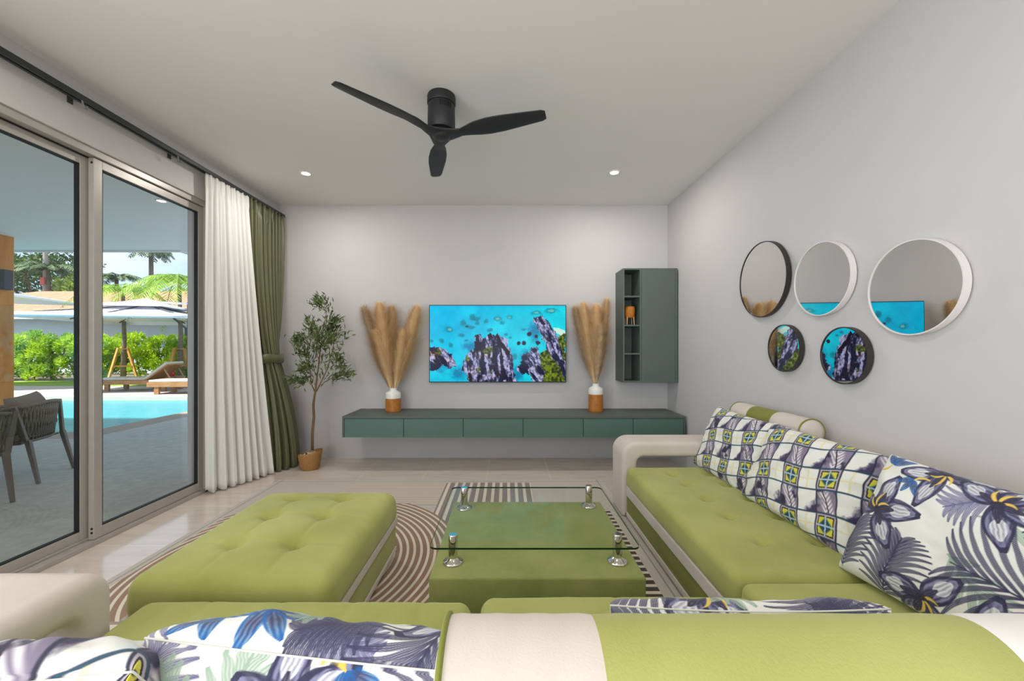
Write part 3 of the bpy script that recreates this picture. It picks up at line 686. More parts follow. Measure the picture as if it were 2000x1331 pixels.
# ------------------------------------------------------------------ upholstery
def pad(name, x0, x1, y0, y1, z0, z1, m, parent, r=.05, crown=.012, tufts=(), creases=(), step=.0125, depth=.024, tr=.045, sag=0):
    cx, cy = (x0 + x1) / 2, (y0 + y1) / 2; hx, hy = (x1 - x0) / 2, (y1 - y0) / 2
    nu = max(8, int((x1 - x0) / step)); nv = max(8, int((y1 - y0) / step))
    def axis(h, n):
        a = np.linspace(-h + r, h - r, n); e = np.linspace(0, r, 9)[1:]
        return np.r_[-(h - r) - e[::-1], a, (h - r) + e]
    ax, ay = axis(hx, nu), axis(hy, nv); X, Y = np.meshgrid(ax, ay, indexing='ij')
    qx, qy = np.clip(X, -hx + r, hx - r), np.clip(Y, -hy + r, hy - r); dx, dy = X - qx, Y - qy
    c = np.maximum(abs(dx), abs(dy)); L = np.hypot(dx, dy) + 1e-12; th = c / r * (np.pi / 2)
    PX = qx + dx / L * np.sin(th) * r; PY = qy + dy / L * np.sin(th) * r
    Z = z1 - r * (1 - np.cos(th)) + crown * (1 - (PX / hx) ** 2) * (1 - (PY / hy) ** 2)
    wx, wy = PX + cx, PY + cy
    for tx, ty in tufts:
        d = np.hypot(wx - tx, wy - ty); Z -= depth * np.exp(-(d / tr) ** 2) + depth * .45 * np.exp(-(d / .012) ** 2)
    for (ax_, pos, lo, hi, dp) in creases:
        u, v = (wx, wy) if ax_ == 'x' else (wy, wx)
        msk = 1 / (1 + np.exp(-(v - lo) / .03)) / (1 + np.exp(-(hi - v) / .03)); Z -= dp * np.exp(-((u - pos) / .010) ** 2) * msk
    Z += (fbm(wx * 5 + 9, wy * 5 + 9, 3) - .5) * .008
    nU, nV = X.shape; V = np.stack([wx, wy, Z], -1).reshape(-1, 3); F = grid_faces(nU, nV)
    # skirt: bulges slightly then returns
    idx = np.arange(nU * nV).reshape(nU, nV); loop = np.r_[idx[:, 0], idx[-1, 1:], idx[-2::-1, -1], idx[0, -2:0:-1]]
    cur = loop; ctr = np.array([cx, cy]); h = z1 - r - z0; off = nU * nV; Vs = [V]; Fs = [F]
    for k, (t, bl) in enumerate(((.3, .004), (.65, .004), (.92, -.001), (1.0, -.010))):
        P = V[loop].copy(); nrm = P[:, :2] - np.stack([np.clip(P[:, 0], x0 + r, x1 - r), np.clip(P[:, 1], y0 + r, y1 - r)], -1)
        nrm /= np.linalg.norm(nrm, axis=1, keepdims=True) + 1e-9
        P[:, :2] += nrm * bl; P[:, 2] = (z1 - r) - h * t
        Vs.append(P); new = np.arange(len(loop)) + off; off += len(loop); nx = np.roll(np.arange(len(loop)), -1)
        Fs.append(np.stack([cur, new, new[nx], cur[nx]], -1)); cur = new
    V = np.concatenate(Vs); F = np.concatenate(Fs)
    o = mesh_np(name, V, F, m, parent, True)
    bm = bmesh.new(); bm.from_mesh(o.data); bmesh.ops.holes_fill(bm, edges=[e for e in bm.edges if e.is_boundary]); bmesh.ops.recalc_face_normals(bm, faces=bm.faces[:]); bm.to_mesh(o.data); bm.free()
    o.data.polygons.foreach_set('use_smooth', [True] * len(o.data.polygons))
    for tx, ty in tufts:
        k = float(np.exp(0)); zt = z1 + crown * (1 - ((tx - cx) / hx) ** 2) * (1 - ((ty - cy) / hy) ** 2) - depth * 1.35
        MB().lathe([(0, -.004), (.009, -.004), (.010, 0), (.006, .004), (0, .005)], (tx, ty, zt), 14).build('button', m, o, smooth=True)
    return o
def rr_poly(x0, x1, z0, z1, r, n=8):
    P = []
    for cx, cz, a0 in ((x1 - r[0], z1 - r[0], 0), (x0 + r[1], z1 - r[1], 90), (x0 + r[2], z0 + r[2], 180), (x1 - r[3], z0 + r[3], 270)):
        rr_ = {0: r[0], 90: r[1], 180: r[2], 270: r[3]}[a0]
        for k in range(n + 1): a = R(a0 + 90 * k / n); P.append((cx + rr_ * math.cos(a), cz + rr_ * math.sin(a)))
    return P
def ring_arm(name, outer, inner, axis, a, b, m, parent, bev=.03):
    bm = bmesh.new(); n = len(outer)
    def P(p, t): return (p[0], t, p[1]) if axis == 'y' else (t, p[0], p[1])
    rows = [[bm.verts.new(P(p, t)) for p in ring] for ring, t in ((outer, a), (outer, b), (inner, b), (inner, a))]
    for i in range(4):
        A, B = rows[i], rows[(i + 1) % 4]
        for k in range(n): bm.faces.new((A[k], A[(k + 1) % n], B[(k + 1) % n], B[k]))
    es = [e for e in bm.edges if all(v in rows[0] for v in e.verts) or all(v in rows[1] for v in e.verts) or all(v in rows[2] for v in e.verts) or all(v in rows[3] for v in e.verts)]
    bmesh.ops.bevel(bm, geom=es, offset=bev, segments=5, profile=.5, affect='EDGES')
    bmesh.ops.recalc_face_normals(bm, faces=bm.faces[:]); me = bpy.data.meshes.new(name); bm.to_mesh(me); bm.free()
    return finish(name, me, m, parent, True)
FOOT = mat('black_foot', (22, 20, 20), .5)
def feet(pts, parent, z=.0115):
    for x, y in pts: MB().lathe([(0, z), (.02, z), (.026, .05), (0, .05)], (x, y, 0), 16).build('foot', FOOT, parent, auto=40)

# ottoman
ot = thing('tufted_ottoman', 'long green velvet ottoman with button tufts on the rug left of the coffee table', 'ottoman')
ox0, ox1, oy0, oy1 = -1.392, -.632, 1.41, 2.30
MB().box(ox0 + .01, ox1 - .008, oy0 + .01, oy1 - .01, .05, .075, bev=.004).build('base_trim', CREAM, ot)
MB().box(ox0 + .012, ox1 - .012, oy0 + .012, oy1 - .012, .075, .21, bev=.006).build('side_panel', VELVET, ot)
MB().box(ox0 + .002, ox1 - .002, oy0 + .002, oy1 - .002, .205, .252, bev=.008, seg=3).build('cream_band', CREAM, ot)
pad('seat_cushion', ox0, ox1, oy0, oy1, .25, .392, VELVET, ot, r=.062, crown=.030, tufts=[(x, y) for x in (-1.145, -.89) for y in (2.16, 1.92, 1.66)], depth=.044, tr=.044,
    creases=[('x', -1.14, 1.44, 2.27, .007), ('x', -.89, 1.44, 2.27, .007)] + [('y', y, -1.31, -.67, .006) for y in (2.16, 1.92, 1.66)])
feet([(ox0 + .08, oy0 + .08), (ox1 - .05, oy0 + .08), (ox0 + .08, oy1 - .08), (ox1 - .05, oy1 - .08)], ot)

# coffee table
ct = thing('coffee_table', 'low green velvet block coffee table carrying a clear glass sheet on chrome posts', 'table')
bx0, bx1, by0, by1, bz = -.315, .562, 1.585, 2.37, .300
MB().box(bx0, bx1, by0, by1, .012, bz, bev=.010, seg=3).build('upholstered_block', TVEL, ct, smooth=True)
CP = MB()
for x, y in ((-.232, 1.70), (.478, 1.705), (-.245, 2.27), (.478, 2.30)):
    MB().lathe([(0, bz - .002), (.044, bz - .002), (.044, bz + .006), (.040, bz + .011), (.030, bz + .014), (.022, bz + .022), (.0195, bz + .024), (.0195, bz + .118), (.017, bz + .122), (0, bz + .122)], (x, y, 0), 40).build('glass_post', CHROME, ct, auto=40)
GT = glass_mat('table_glass', (.965, .98, .96, 1), .25); GE = mat('glass_edge_green', (18, 52, 30), .2)
gz_ = bz + .083; bm = bmesh.new()
poly = rr_poly(-.326, .560, 1.645, 2.36, (.03, .03, .03, .03), 5)
o = MB().prism(poly, 'z', gz_, gz_ + .008).build('glass_top', [GT, GE], ct)
for f in o.data.polygons:
    if abs(f.normal.z) < .5: f.material_index = 1

# sofa modules ----------------------------------------------------------------
# back module facing the television, left part with the armrest
SZ = .372
def tufts_of(xs, ys): return [(x, y) for x in xs for y in ys]
ml = thing('sofa_section', 'near left green velvet sofa section with cream left armrest, nearest to the glass door', 'sofa')
MB().box(-1.238, -.1, .45, 1.335, .03, .21, bev=.01).build('base', CREAM, ml); MB().box(-1.16, -.11, 1.334, 1.344, .07, .17, bev=.003).build('front_panel', VELVET, ml)
pad('seat_cushion', -1.230, -.118, .60, 1.355, .21, SZ, VELVET, ml, r=.045, crown=.012, tufts=tufts_of((-1.0, -.76, -.52, -.28), (1.06, .82)), depth=.02,
    creases=[('x', x, .8, 1.38, .004) for x in (-1.0, -.76, -.52, -.28)] + [('y', 1.06, -1.2, 0, .003)])
MB().box(-1.238, -.1, .42, .575, .03, .675, bev=.05, seg=5).build('backrest', CREAMW, ml, smooth=True)
ring_arm('armrest', rr_poly(.43, 1.25, .03, .550, (.09, .08, .03, .03)), rr_poly(.56, 1.14, .215, .435, (.045, .03, .01, .01)), 'x', -1.58, -1.232, CREAM, ml, .045)
feet([(-1.1, .55), (-1.1, 1.28), (-.2, .55), (-.2, 1.28)], ml, .0115)

mr = thing('sofa_section', 'near middle green velvet sofa section behind the coffee table, beneath the foreground bolster', 'sofa')
MB().box(-.098, .845, .45, 1.335, .03, .24, bev=.008).build('base', CREAM, mr); MB().box(-.08, .83, 1.334, 1.344, .07, .17, bev=.003).build('front_panel', VELVET, mr)
pad('seat_cushion', -.088, .838, .60, 1.36, .21, SZ + .012, VELVET, mr, r=.045, crown=.012, creases=[('x', .37, .8, 1.38, .003)], tufts=tufts_of((.12, .37, .62), (1.04, .8)), depth=.015)
MB().box(-.098, .845, .42, .66, .03, .66, bev=.05, seg=5).build('backrest', CREAMW, mr, smooth=True)
feet([(0, .55), (0, 1.28), (.75, .55), (.75, 1.28)], mr)

mc = thing('sofa_section', 'green velvet corner sofa section below the large floral cushion in the right corner', 'sofa')
MB().box(.85, 1.76, .45, 1.455, .03, .21, bev=.008).build('base', CREAM, mc)
pad('seat_cushion', .852, 1.60, .6, 1.452, .21, SZ, VELVET, mc, r=.035, crown=.006)
MB().box(.85, 1.74, .42, .66, .03, .66, bev=.05, seg=5).build('backrest', CREAMW, mc, smooth=True)
MB().box(1.50, 1.772, .662, 1.455, .03, .695, bev=.06, seg=5).build('backrest', CREAMW, mc, smooth=True)
feet([(.93, .55), (1.68, .55), (1.68, 1.38)], mc)

mf = thing('sofa_section', 'right hand green tufted sofa section along the mirror wall with a cream loop armrest', 'sofa')
MB().box(.86, 1.76, 1.46, 2.79, .03, .30, bev=.008).build('base', mat('base_cream_fabric', (206, 196, 188), .85), mf)  # one even cream tone over the whole base
MB().box(.846, .87, 1.46, 2.80, .175, .245, bev=.008, seg=3).build('cream_rail', CREAM, mf)
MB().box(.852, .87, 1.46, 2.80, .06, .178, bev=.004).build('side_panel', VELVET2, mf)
MB().box(.846, .87, 1.46, 2.80, .03, .062, bev=.004).build('base_trim', CREAM, mf)
pad('seat_cushion', .846, 1.60, 1.458, 2.815, .245, SZ + .006, VELVET, mf, r=.045, crown=.012, tufts=[(1.106, y) for y in (2.63, 2.42, 2.19, 1.965, 1.713)] + [(1.350, y) for y in (2.63, 2.42, 2.19, 1.965, 1.713)], depth=.028, tr=.032)
MB().box(1.53, 1.772, 1.46, 2.80, .03, .695, bev=.06, seg=5).build('backrest', CREAMW, mf, smooth=True)
ring_arm('armrest', rr_poly(.826, 1.765, .012, .545, (.06, .105, .02, .02)), rr_poly(.935, 1.68, .20, .44, (.03, .05, .01, .01)), 'y', 2.818, 3.10, CREAM, mf, .03)
feet([(.93, 1.56), (.93, 2.7), (1.68, 1.56), (1.68, 2.7)], mf)

# bolsters ----------------------------------------------------------------------
def bolster(label, a, b, r, cuts):
    a, b = Vector(a), Vector(b); d = b - a; L = d.length
    t = thing('bolster', label, 'bolster', a); M = d.to_track_quat('Z', 'Y').to_matrix().to_4x4(); n = 56
    def seg(t0, t1, m, nm):
        k = 12; prof = [(r * .985, t0 * L)] + [(r * (1 + .006 * math.sin(i * 1.9)), (t0 + (t1 - t0) * i / k) * L) for i in range(1, k)] + [(r * .985, t1 * L)]
        return MB().lathe([(0, t0 * L)] + prof + [(0, t1 * L)], n=n, M=M).build(nm, m, t, auto=50)
    for t0, t1, m, nm in cuts: seg(t0, t1, m, nm)
    for s, e in ((-1, 0), (1, L)):
        MB().lathe([(0, e + s * .012), (r * .6, e + s * .010), (r * .93, e + s * .002), (r * .95, e - s * .002), (0, e - s * .002)], n=n, M=M).build('end_cap', CREAM if s < 0 else CREAM, t, auto=60)
        pr = [(r * math.cos(q) * 1.0, r * math.sin(q)) for q in np.linspace(0, 2 * math.pi, 57)[:-1]]
        b_ = MB(); ring = [M @ Vector((x, y, e)) for x, y in pr]
        b_.tube(ring + [ring[0]], .0042, 6); b_.build('piping', VELVET2, t, smooth=True)
    return t
bolster('small cream and green striped bolster lying on the sofa back against the mirror wall', (1.655, 2.14, .765), (1.655, 2.80, .765), .0725,
        ((0, .37, CREAM, 'cream_sleeve'), (.37, .72, VELVET2, 'green_sleeve'), (.72, 1, CREAM, 'cream_sleeve')))
bolster('large cream and green bolster across the foreground on the near sofa back', (-.085, .545, .765), (.90, .545, .765), .080,
        ((0, .212, CREAM, 'cream_sleeve'), (.212, .752, VELVET, 'green_sleeve'), (.752, 1, mat('cream_white_velvet', (226, 222, 218), .85, sheen=.2), 'cream_sleeve')))

# ------------------------------------------------------------------ printed cushions
class Canvas:
    def __init__(s, w, h, n, bg=(226, 225, 218)):
        s.nx, s.ny = n, max(8, int(n * h / w)); s.w, s.h = w, h
        s.X, s.Y = np.meshgrid(np.linspace(-w / 2, w / 2, s.nx), np.linspace(-h / 2, h / 2, s.ny), indexing='ij')
        s.C = np.zeros(s.X.shape + (3,)); s.C[:] = bg; s.px = w / n
        s.n1 = fbm(s.X * 60 + 40, s.Y * 60 + 40, 5, 3); s.n2 = fbm(s.X * 18 + 40, s.Y * 18 + 40, 15, 3)
    def put(s, mask, c):
        m = np.clip(mask, 0, 1)[..., None]; s.C = s.C * (1 - m) + np.asarray(c, float) * m
    def stroke(s, x0, y0, x1, y1, w, c, bend=0, streak=0, c2=None, w0=.15):
        """tapered curved brush stroke / leaf"""
        dx, dy = x1 - x0, y1 - y0; L = math.hypot(dx, dy) + 1e-9; ux, uy = dx / L, dy / L
        a = ((s.X - x0) * ux + (s.Y - y0) * uy) / L; q = -(s.X - x0) * uy + (s.Y - y0) * ux - bend * L * 4 * a * (1 - a) 
        aa = np.clip(a, 0, 1); half = w / 2 * (w0 + (1 - w0) * np.sin(np.pi * aa ** .8)) * (a > 0) * (a < 1)
        m = np.clip((half - abs(q)) / s.px + .5, 0, 1) * (half > 0)
        if streak:
            st = np.sin(q / w * 26 + 5 * s.n1) * .5 + .5; m = m * np.clip(1 - streak * st * np.clip(1.4 * np.sin(np.pi * aa), 0, 1), 0, 1)
        s.put(m, c)
        if c2 is not None: s.put(m * np.clip(1 - abs(a - .45) * 2.6, 0, 1) * (abs(q) < half * .65), c2)
    def palm(s, x, y, ang, L, n, c, w=.016, lw=.5, bend=.1, spread=60, streak=.4):
        ca, sa = math.cos(R(ang)), math.sin(R(ang))
        for i in range(n):
            t = .06 + .9 * i / n; px, py = x + ca * L * t, y + sa * L * t; l = L * lw * math.sin(math.pi * (.18 + .78 * t)) 
            for sd in (-1, 1):
                a2 = R(ang + sd * (spread * (1 - .45 * t))); s.stroke(px, py, px + l * math.cos(a2), py + l * math.sin(a2), w, c, bend=-sd * bend, streak=streak, w0=.3)
        s.stroke(x, y, x + ca * L, y + sa * L, w * .35, c, w0=.7)
    def petal(s, x, y, ang, L, w):
        x1, y1 = x + L * math.cos(R(ang)), y + L * math.sin(R(ang))
        s.stroke(x, y, x1, y1, w, (44, 42, 72), w0=.2, streak=.25)
        s.stroke(x + (x1 - x) * .12, y + (y1 - y) * .12, x + (x1 - x) * .9, y + (y1 - y) * .9, w * .78, (128, 128, 160), streak=.9, w0=.2)
        s.stroke(x + (x1 - x) * .35, y + (y1 - y) * .35, x + (x1 - x) * .80, y + (y1 - y) * .80, w * .55, (216, 216, 216), streak=.5, w0=.2)
        s.stroke(x, y, x + (x1 - x) * .45, y + (y1 - y) * .45, w * .35, (40, 36, 60), streak=.4, w0=.2)
def floral(w, h, n, seed, layout):
    c = Canvas(w, h, n); rr = random.Random(seed); NV, PU, SG, BL, YE = (52, 50, 80), (104, 102, 138), (150, 172, 152), (24, 92, 160), (222, 190, 84)
    for kind, x, y, a, L in layout:
        if kind == 'sage': c.palm(x, y, a, L, 6, SG, w=.020, lw=.42, spread=48, streak=.55, bend=.05)
        elif kind == 'palm': c.palm(x, y, a, L, 12, NV, w=.013, lw=.62, spread=66, bend=.12, streak=.55)
        elif kind == 'grey': c.palm(x, y, a, L, 9, PU, w=.014, lw=.5, spread=60, bend=.1, streak=.6)
        elif kind == 'flower':
            for k in range(4): c.petal(x, y, a + (-62, -8, 55, 165)[k] + rr.uniform(-8, 8), L * rr.uniform(.85, 1.1), L * .52)
            for k in range(3): c.stroke(x, y, x + L * .3 * math.cos(R(a + 60 * k)), y + L * .4 * math.sin(R(a + 60 * k)), .008, YE, bend=.2, w0=.3)
            c.stroke(x - .01, y, x + .012, y + .004, .012, (40, 34, 50))
        elif kind == 'blue':
            for k in range(3): c.stroke(x, y, x + L * math.cos(R(a + 48 * k)), y + L * math.sin(R(a + 48 * k)), L * .42, BL, streak=.5, c2=(70, 60, 90))
            c.stroke(x, y, x - L * .8 * math.cos(R(a)), y - L * .8 * math.sin(R(a)), .008, YE, bend=.2, w0=.6)
    c.C += (c.n2[..., None] - .5) * 10
    return c
def geo(w, h, n, cell=.082, ang=14, ox=0, oy=0):
    c = Canvas(w, h, n); ca, sa = math.cos(R(ang)), math.sin(R(ang)); X, Y = c.X + ox, c.Y + oy
    U = (X * ca + Y * sa) / cell + 50 + .10 * np.sin(Y * 22); V = (-X * sa * .8 + Y * ca) / cell + 50 + .08 * np.sin(X * 18)
    iu, iv = np.floor(U).astype(int), np.floor(V).astype(int); fu, fv = U - iu, V - iv; eu, ev = iu % 2, iv % 2
    d = np.minimum(np.minimum(fu, 1 - fu), np.minimum(fv, 1 - fv)); cu, cv = abs(fu - .5), abs(fv - .5)
    k11, k10, k01 = (eu == 0) & (ev == 0), (eu == 0) & (ev == 1), (eu == 1) & (ev == 0); k00 = (eu == 1) & (ev == 1)
    # pale cells, one with faint yellow cross, one with dark shaded corner
    c.put(k01 * ((cu < .05) | (cv < .04)) * .5, (226, 206, 140))
    c.put(k00 * np.clip((fu + (1 - fv) - 1.25 + (c.n1 - .5) * .5) * 3.4, 0, 1), (58, 50, 84))
    c.put(k00 * np.clip(((1 - fu) + fv - 1.55) * 2, 0, 1) * .6, (160, 200, 206))
    # purple leaf cells
    c.put(k10 * np.clip(1.15 - (abs(fu - fv) * 2.1) + (c.n1 - .5) * 1.2, 0, 1) * .0, (0, 0, 0))
    c.put(k10 * 1.0, (128, 116, 138)); leafm = np.clip((.34 - abs(fu - .5 + (fv - .5) * .35)) * 8, 0, 1)
    c.put(k10 * leafm * (np.sin((fv * 9 - abs(fu - .5) * 12) * 3.1) * .5 + .5) ** .6, (222, 218, 218))
    c.put(k10 * (abs(fu - .5 + (fv - .5) * .35) < .03), (40, 32, 50)); c.put(k10 * np.clip((c.n2 - .62) * 9, 0, 1), (40, 34, 62))
    # square motif
    c.put(k11 * 1.0, (172, 164, 172)); c.put(k11 * ((cu < .40) & (cv < .40)), (44, 30, 34)); c.put(k11 * ((cu < .345) & (cv < .345)), (206, 200, 66))
    dd = cu + cv; c.put(k11 * np.clip((.40 - dd) * 9, 0, 1) * ((cu < .345) & (cv < .345)), (18, 66, 84)); c.put(k11 * np.clip((.17 - dd) * 9, 0, 1), (40, 90, 150))
    c.put(k11 * ((cu < .035) | (cv < .035)) * ((cu < .42) & (cv < .42)), (168, 190, 206))
    c.put(np.clip((.05 - d) * 30, 0, 1), (36, 36, 60)); c.put(np.clip((.028 - np.minimum(fv, 1 - fv)) * 40, 0, 1), (20, 82, 104))
    c.C += (c.n2[..., None] - .5) * 8
    return c
PRINT = attr_mat('printed_fabric', .85, .15)
def pillow(label, canvas, back, t, center, right, up, group=None, puff=.32, seed=0, pinch=.05, wr=.010):
    """right/up span the pillow's plane; its front faces right x up"""
    w, h = canvas.w, canvas.h; nx, ny = canvas.nx, canvas.ny
    def even(k, half):                        # even spacing along the puffed surface, so the print is not stretched at the seams
        u = np.linspace(-1, 1, 4001); z = np.clip(1 - np.abs(u) ** 2.6, 0, 1) ** puff * t / 2
        s_ = np.r_[0, np.cumsum(np.hypot(np.diff(u) * half, np.diff(z)))]; return np.interp(np.linspace(0, s_[-1], k), s_, u)
    U, V = np.meshgrid(even(nx, w / 2), even(ny, h / 2), indexing='ij')
    f = np.clip((1 - np.abs(U) ** 2.6) * (1 - np.abs(V) ** 2.6), 0, 1) ** puff
    sx = 1 - pinch * (1 - V ** 2) ** 1 ; sy = 1 - pinch * (1 - U ** 2)
    PX = U * w / 2 * sx; PY = V * h / 2 * sy
    ed = 1 - np.clip(np.minimum(1 - abs(U), 1 - abs(V)) * 4, 0, 1)
    nz_ = (fbm(U * 2.2 + 5, V * 2.2 + 5, seed + 1, 3) - .5) * wr * 3 * np.clip(f * 2, 0, 1)
    rad = np.sin(np.arctan2(V, U) * 17 + 4 * fbm(U + 3, V + 3, seed)) * .0035 * np.clip(1 - abs(np.maximum(abs(U), abs(V)) - .85) * 5, 0, 1)
    Zf = t / 2 * f + nz_ + rad; Zb = -(t / 2 * f) + nz_ * .5 - rad
    r_, u_ = Vector(right).normalized(), Vector(up); u_ = (u_ - r_ * u_.dot(r_)).normalized(); n_ = r_.cross(u_)
    o_ = thing('throw_cushion', label, 'cushion', center, 0, group); o_.rotation_euler = Matrix((r_, u_, n_)).transposed().to_euler()
    n = nx * ny; A = np.stack([PX, PY, Zf], -1).reshape(-1, 3); B = np.stack([PX, PY, Zb - 1e-5], -1).reshape(-1, 3)
    F = grid_faces(nx, ny)
    mesh_np('front_cover', A, F, PRINT, o_, True, paint=canvas.C.reshape(-1, 3))
    mesh_np('back_cover', B, F[:, ::-1], PRINT, o_, True, paint=back.C.reshape(-1, 3))
    k = 40; e = [(-1 + 2 * i / k, -1) for i in range(k)] + [(1, -1 + 2 * i / k) for i in range(k)] + [(1 - 2 * i / k, 1) for i in range(k)] + [(-1, 1 - 2 * i / k) for i in range(k)]
    pts = [(u * w / 2 * (1 - pinch * (1 - v * v)), v * h / 2 * (1 - pinch * (1 - u * u)), 0) for u, v in e]
    MB().tube(pts + [pts[0]], .0018, 6).build('piping', PIPE, o_, smooth=True)
    return o_
PIPE = mat('cream_piping', (222, 220, 210), .8)
G1_, G2_ = geo(.64, .46, 330), geo(.70, .46, 340, ox=.03, oy=.05, cell=.086)
FL1 = floral(.66, .48, 380, 3, (('sage', .02, .10, 8, .26), ('sage', .0, -.02, -35, .22), ('palm', .37, -.05, 178, .36), ('palm', -.13, -.23, 84, .20), ('palm', -.27, -.2, 92, .18), ('palm', .20, .24, -75, .2), ('grey', .10, .22, -140, .2), ('palm', .12, .22, -60, .14),
     ('flower', -.23, .02, 20, .14), ('flower', -.02, -.16, 245, .13), ('flower', .12, -.20, 280, .14), ('flower', -.10, .19, 200, .12), ('blue', -.25, .17, 30, .07), ('blue', -.16, .14, 200, .05), ('blue', .22, -.21, 20, .08), ('flower', .04, .15, 0, .12)))
FLB = floral(.60, .50, 400, 5, (('palm', -.21, .04, 92, .26), ('grey', .27, .02, 100, .24), ('sage', .11, .04, 95, .22), ('sage', .15, .06, 66, .18), ('flower', .03, .185, 150, .11), ('flower', .015, .18, -30, .11), ('blue', -.05, .242, 190, .05)))
FLF = floral(.60, .50, 400, 6, (('blue', .20, .17, 60, .08), ('blue', .12, .18, 90, .08), ('grey', .05, .19, 160, .14), ('grey', .24, .12, 60, .2), ('palm', -.20, .1, 70, .22), ('palm', -.08, .17, 20, .14), ('flower', -.22, .12, 90, .14), ('sage', .0, .0, 70, .2)))
FL3 = floral(.50, .44, 300, 8, (('palm', -.2, .1, 60, .2), ('palm', .05, .12, 20, .24), ('flower', .05, .17, 60, .13), ('sage', -.05, 0, 70, .22), ('grey', .2, .15, 10, .2), ('palm', -.1, .2, 140, .16)))
# along the mirror wall: front faces -X; "right" runs towards the camera (-Y)
pillow('diamond check patterned cushion farthest back on the right sofa, beside the loop armrest', G1_, G1_, .17, (1.475, 2.565, .575), (.03, -1, -.02), (.40, 0, .92), seed=1)
pillow('diamond check patterned cushion in the middle of the right sofa row', G2_, G2_, .18, (1.47, 1.925, .575), (.05, -1, -.02), (.42, 0, .92), seed=4)
pillow('large navy floral cushion at the right corner of the sofa', FL1, FL1, .19, (1.425, 1.20, .585), (.10, -1, -.03), (.45, 0, .92), seed=7)
# near row: backs face the camera; front faces +Y, so "right" runs towards -X
pillow('navy floral cushion in the foreground left of the large bolster, seen from behind', FLF, FLB, .19, (-.285, .765, .545), (-1, .13, 0), (0, -.60, .80), seed=11)
GEO3 = geo(.52, .46, 340, cell=.12, ang=24)
pillow('diamond patterned cushion in the bottom left corner of the foreground', GEO3, GEO3, .19, (-.80, .70, .545), (-1, -.02, -.06), (0, -.55, .84), seed=13)
pillow('floral cushion mostly hidden beyond the large foreground bolster', FL3, FL3, .15, (.44, .775, .548), (-1, .02, 0), (0, -.28, .95), seed=17)

# ================================================================== outdoors
ZG = -.03
TERR = mat('grey_terrace_stone', (176, 176, 168), .8, c2=(156, 157, 150), scale=14, bump=.3, bscale=120)
DECK = mat('pale_deck_concrete', (180, 168, 160), .85, var=.03, scale=3)
COPE = mat('brown_grey_coping', (148, 132, 118), .75, var=.06, scale=12)
b_ = MB().box(-5.78, XL - .2, -6, 5.40, ZG - .3, ZG).box(-16, -5.78, -6, 5.40, ZG - .3, ZG).box(-5.78, XL - .2, 5.40, 10.3, ZG - .3, ZG)
struct(b_.build('terrace_floor', TERR))
struct(MB().box(-6.23, -5.78, 5.40, 9.9, ZG - .3, ZG + .001).box(-16, -6.23, 5.40, 5.82, ZG - .3, ZG + .001).build('pool_coping', COPE))
pw = mat('turquoise_pool_tile', (132, 206, 214), .5, var=.03, scale=3)
struct(MB().box(-16, -6.23, 5.82, 9.9, -1.25, -1.15).box(-16, -6.23, 5.81, 5.82, -1.2, ZG - .02).box(-6.235, -6.23, 5.82, 9.9, -1.2, ZG - .02).box(-16, -6.23, 9.9, 9.91, -1.2, -.12).box(-16, -6.23, 9.0, 9.9, -1.15, -.75).build('pool_basin', pw))
def water():
    m, nt, p, b = newmat('pool_water'); nt.nodes.remove(p); o = nt.nodes['Material Output']
    t = nt.nodes.new('ShaderNodeBsdfTransparent'); t.inputs[0].default_value = (.40, .86, .92, 1)
    g = nt.nodes.new('ShaderNodeBsdfGlossy'); g.inputs['Roughness'].default_value = .08
    df = nt.nodes.new('ShaderNodeBsdfDiffuse'); df.inputs[0].default_value = rgb(96, 200, 214)
    bp = b.bump(b.noise(b.pos('World', (1, 2, 1)), 5, 3), .25, .05); nt.links.new(bp, g.inputs['Normal'])
    x0 = nt.nodes.new('ShaderNodeMixShader'); x0.inputs[0].default_value = .5; nt.links.new(t.outputs[0], x0.inputs[1]); nt.links.new(df.outputs[0], x0.inputs[2])
    x = nt.nodes.new('ShaderNodeMixShader'); nt.links.new(schlick(nt, b, .02, .7), x.inputs[0]); nt.links.new(x0.outputs[0], x.inputs[1]); nt.links.new(g.outputs[0], x.inputs[2]); nt.links.new(x.outputs[0], o.inputs[0])
    return m
struct(MB().box(-16, -6.236, 5.821, 9.9, -.14, -.12).build('pool_water', water()))
struct(MB().box(-24, -1.5, 9.92, 10.3, ZG - .3, ZG + .0).build('pool_wall', mat('pool_wall_render', (176, 174, 162), .8, var=.03)))
struct(MB().box(-24, 2, 10.3, 12.7, ZG - .3, ZG).build('pool_deck', DECK))
struct(MB().box(-34, 6, 12.7, 26, ZG - .31, ZG - .01).build('garden_ground', mat('garden_soil', (104, 92, 74), .95, var=.2, scale=4)))
GR = mat('grass_green', (134, 160, 48), .9, c2=(112, 142, 34), scale=3)
tag(MB().box(-22, -1, 12.72, 14.5, ZG - .01, ZG + .005).build('lawn', GR), 'strip of short bright green grass between the pool deck and the hedge', 'grass', kind='stuff')
# terrace roof
b_ = MB().box(-5.0, XL - .2, -6, 12.5, 2.70, 2.86).box(-16, -5.0, -6, 6.0, 2.70, 2.86)
struct(b_.build('terrace_ceiling', OUTW))
struct(MB().box(-16, -5.0, 6.0, 6.03, 2.675, 2.9).box(-5.0, -4.97, 6.0, 12.5, 2.675, 2.9).build('trim_2', mat('white_fascia', (226, 228, 224), .7)))
downlight(-3.47, 3.96, 2.70, 'round recessed downlight in the terrace soffit seen through the right door pane', 4)
struct(MB().box(XL - .2, XL - .195, YF, .7, 0, .05).build('trim_3', OUTW))
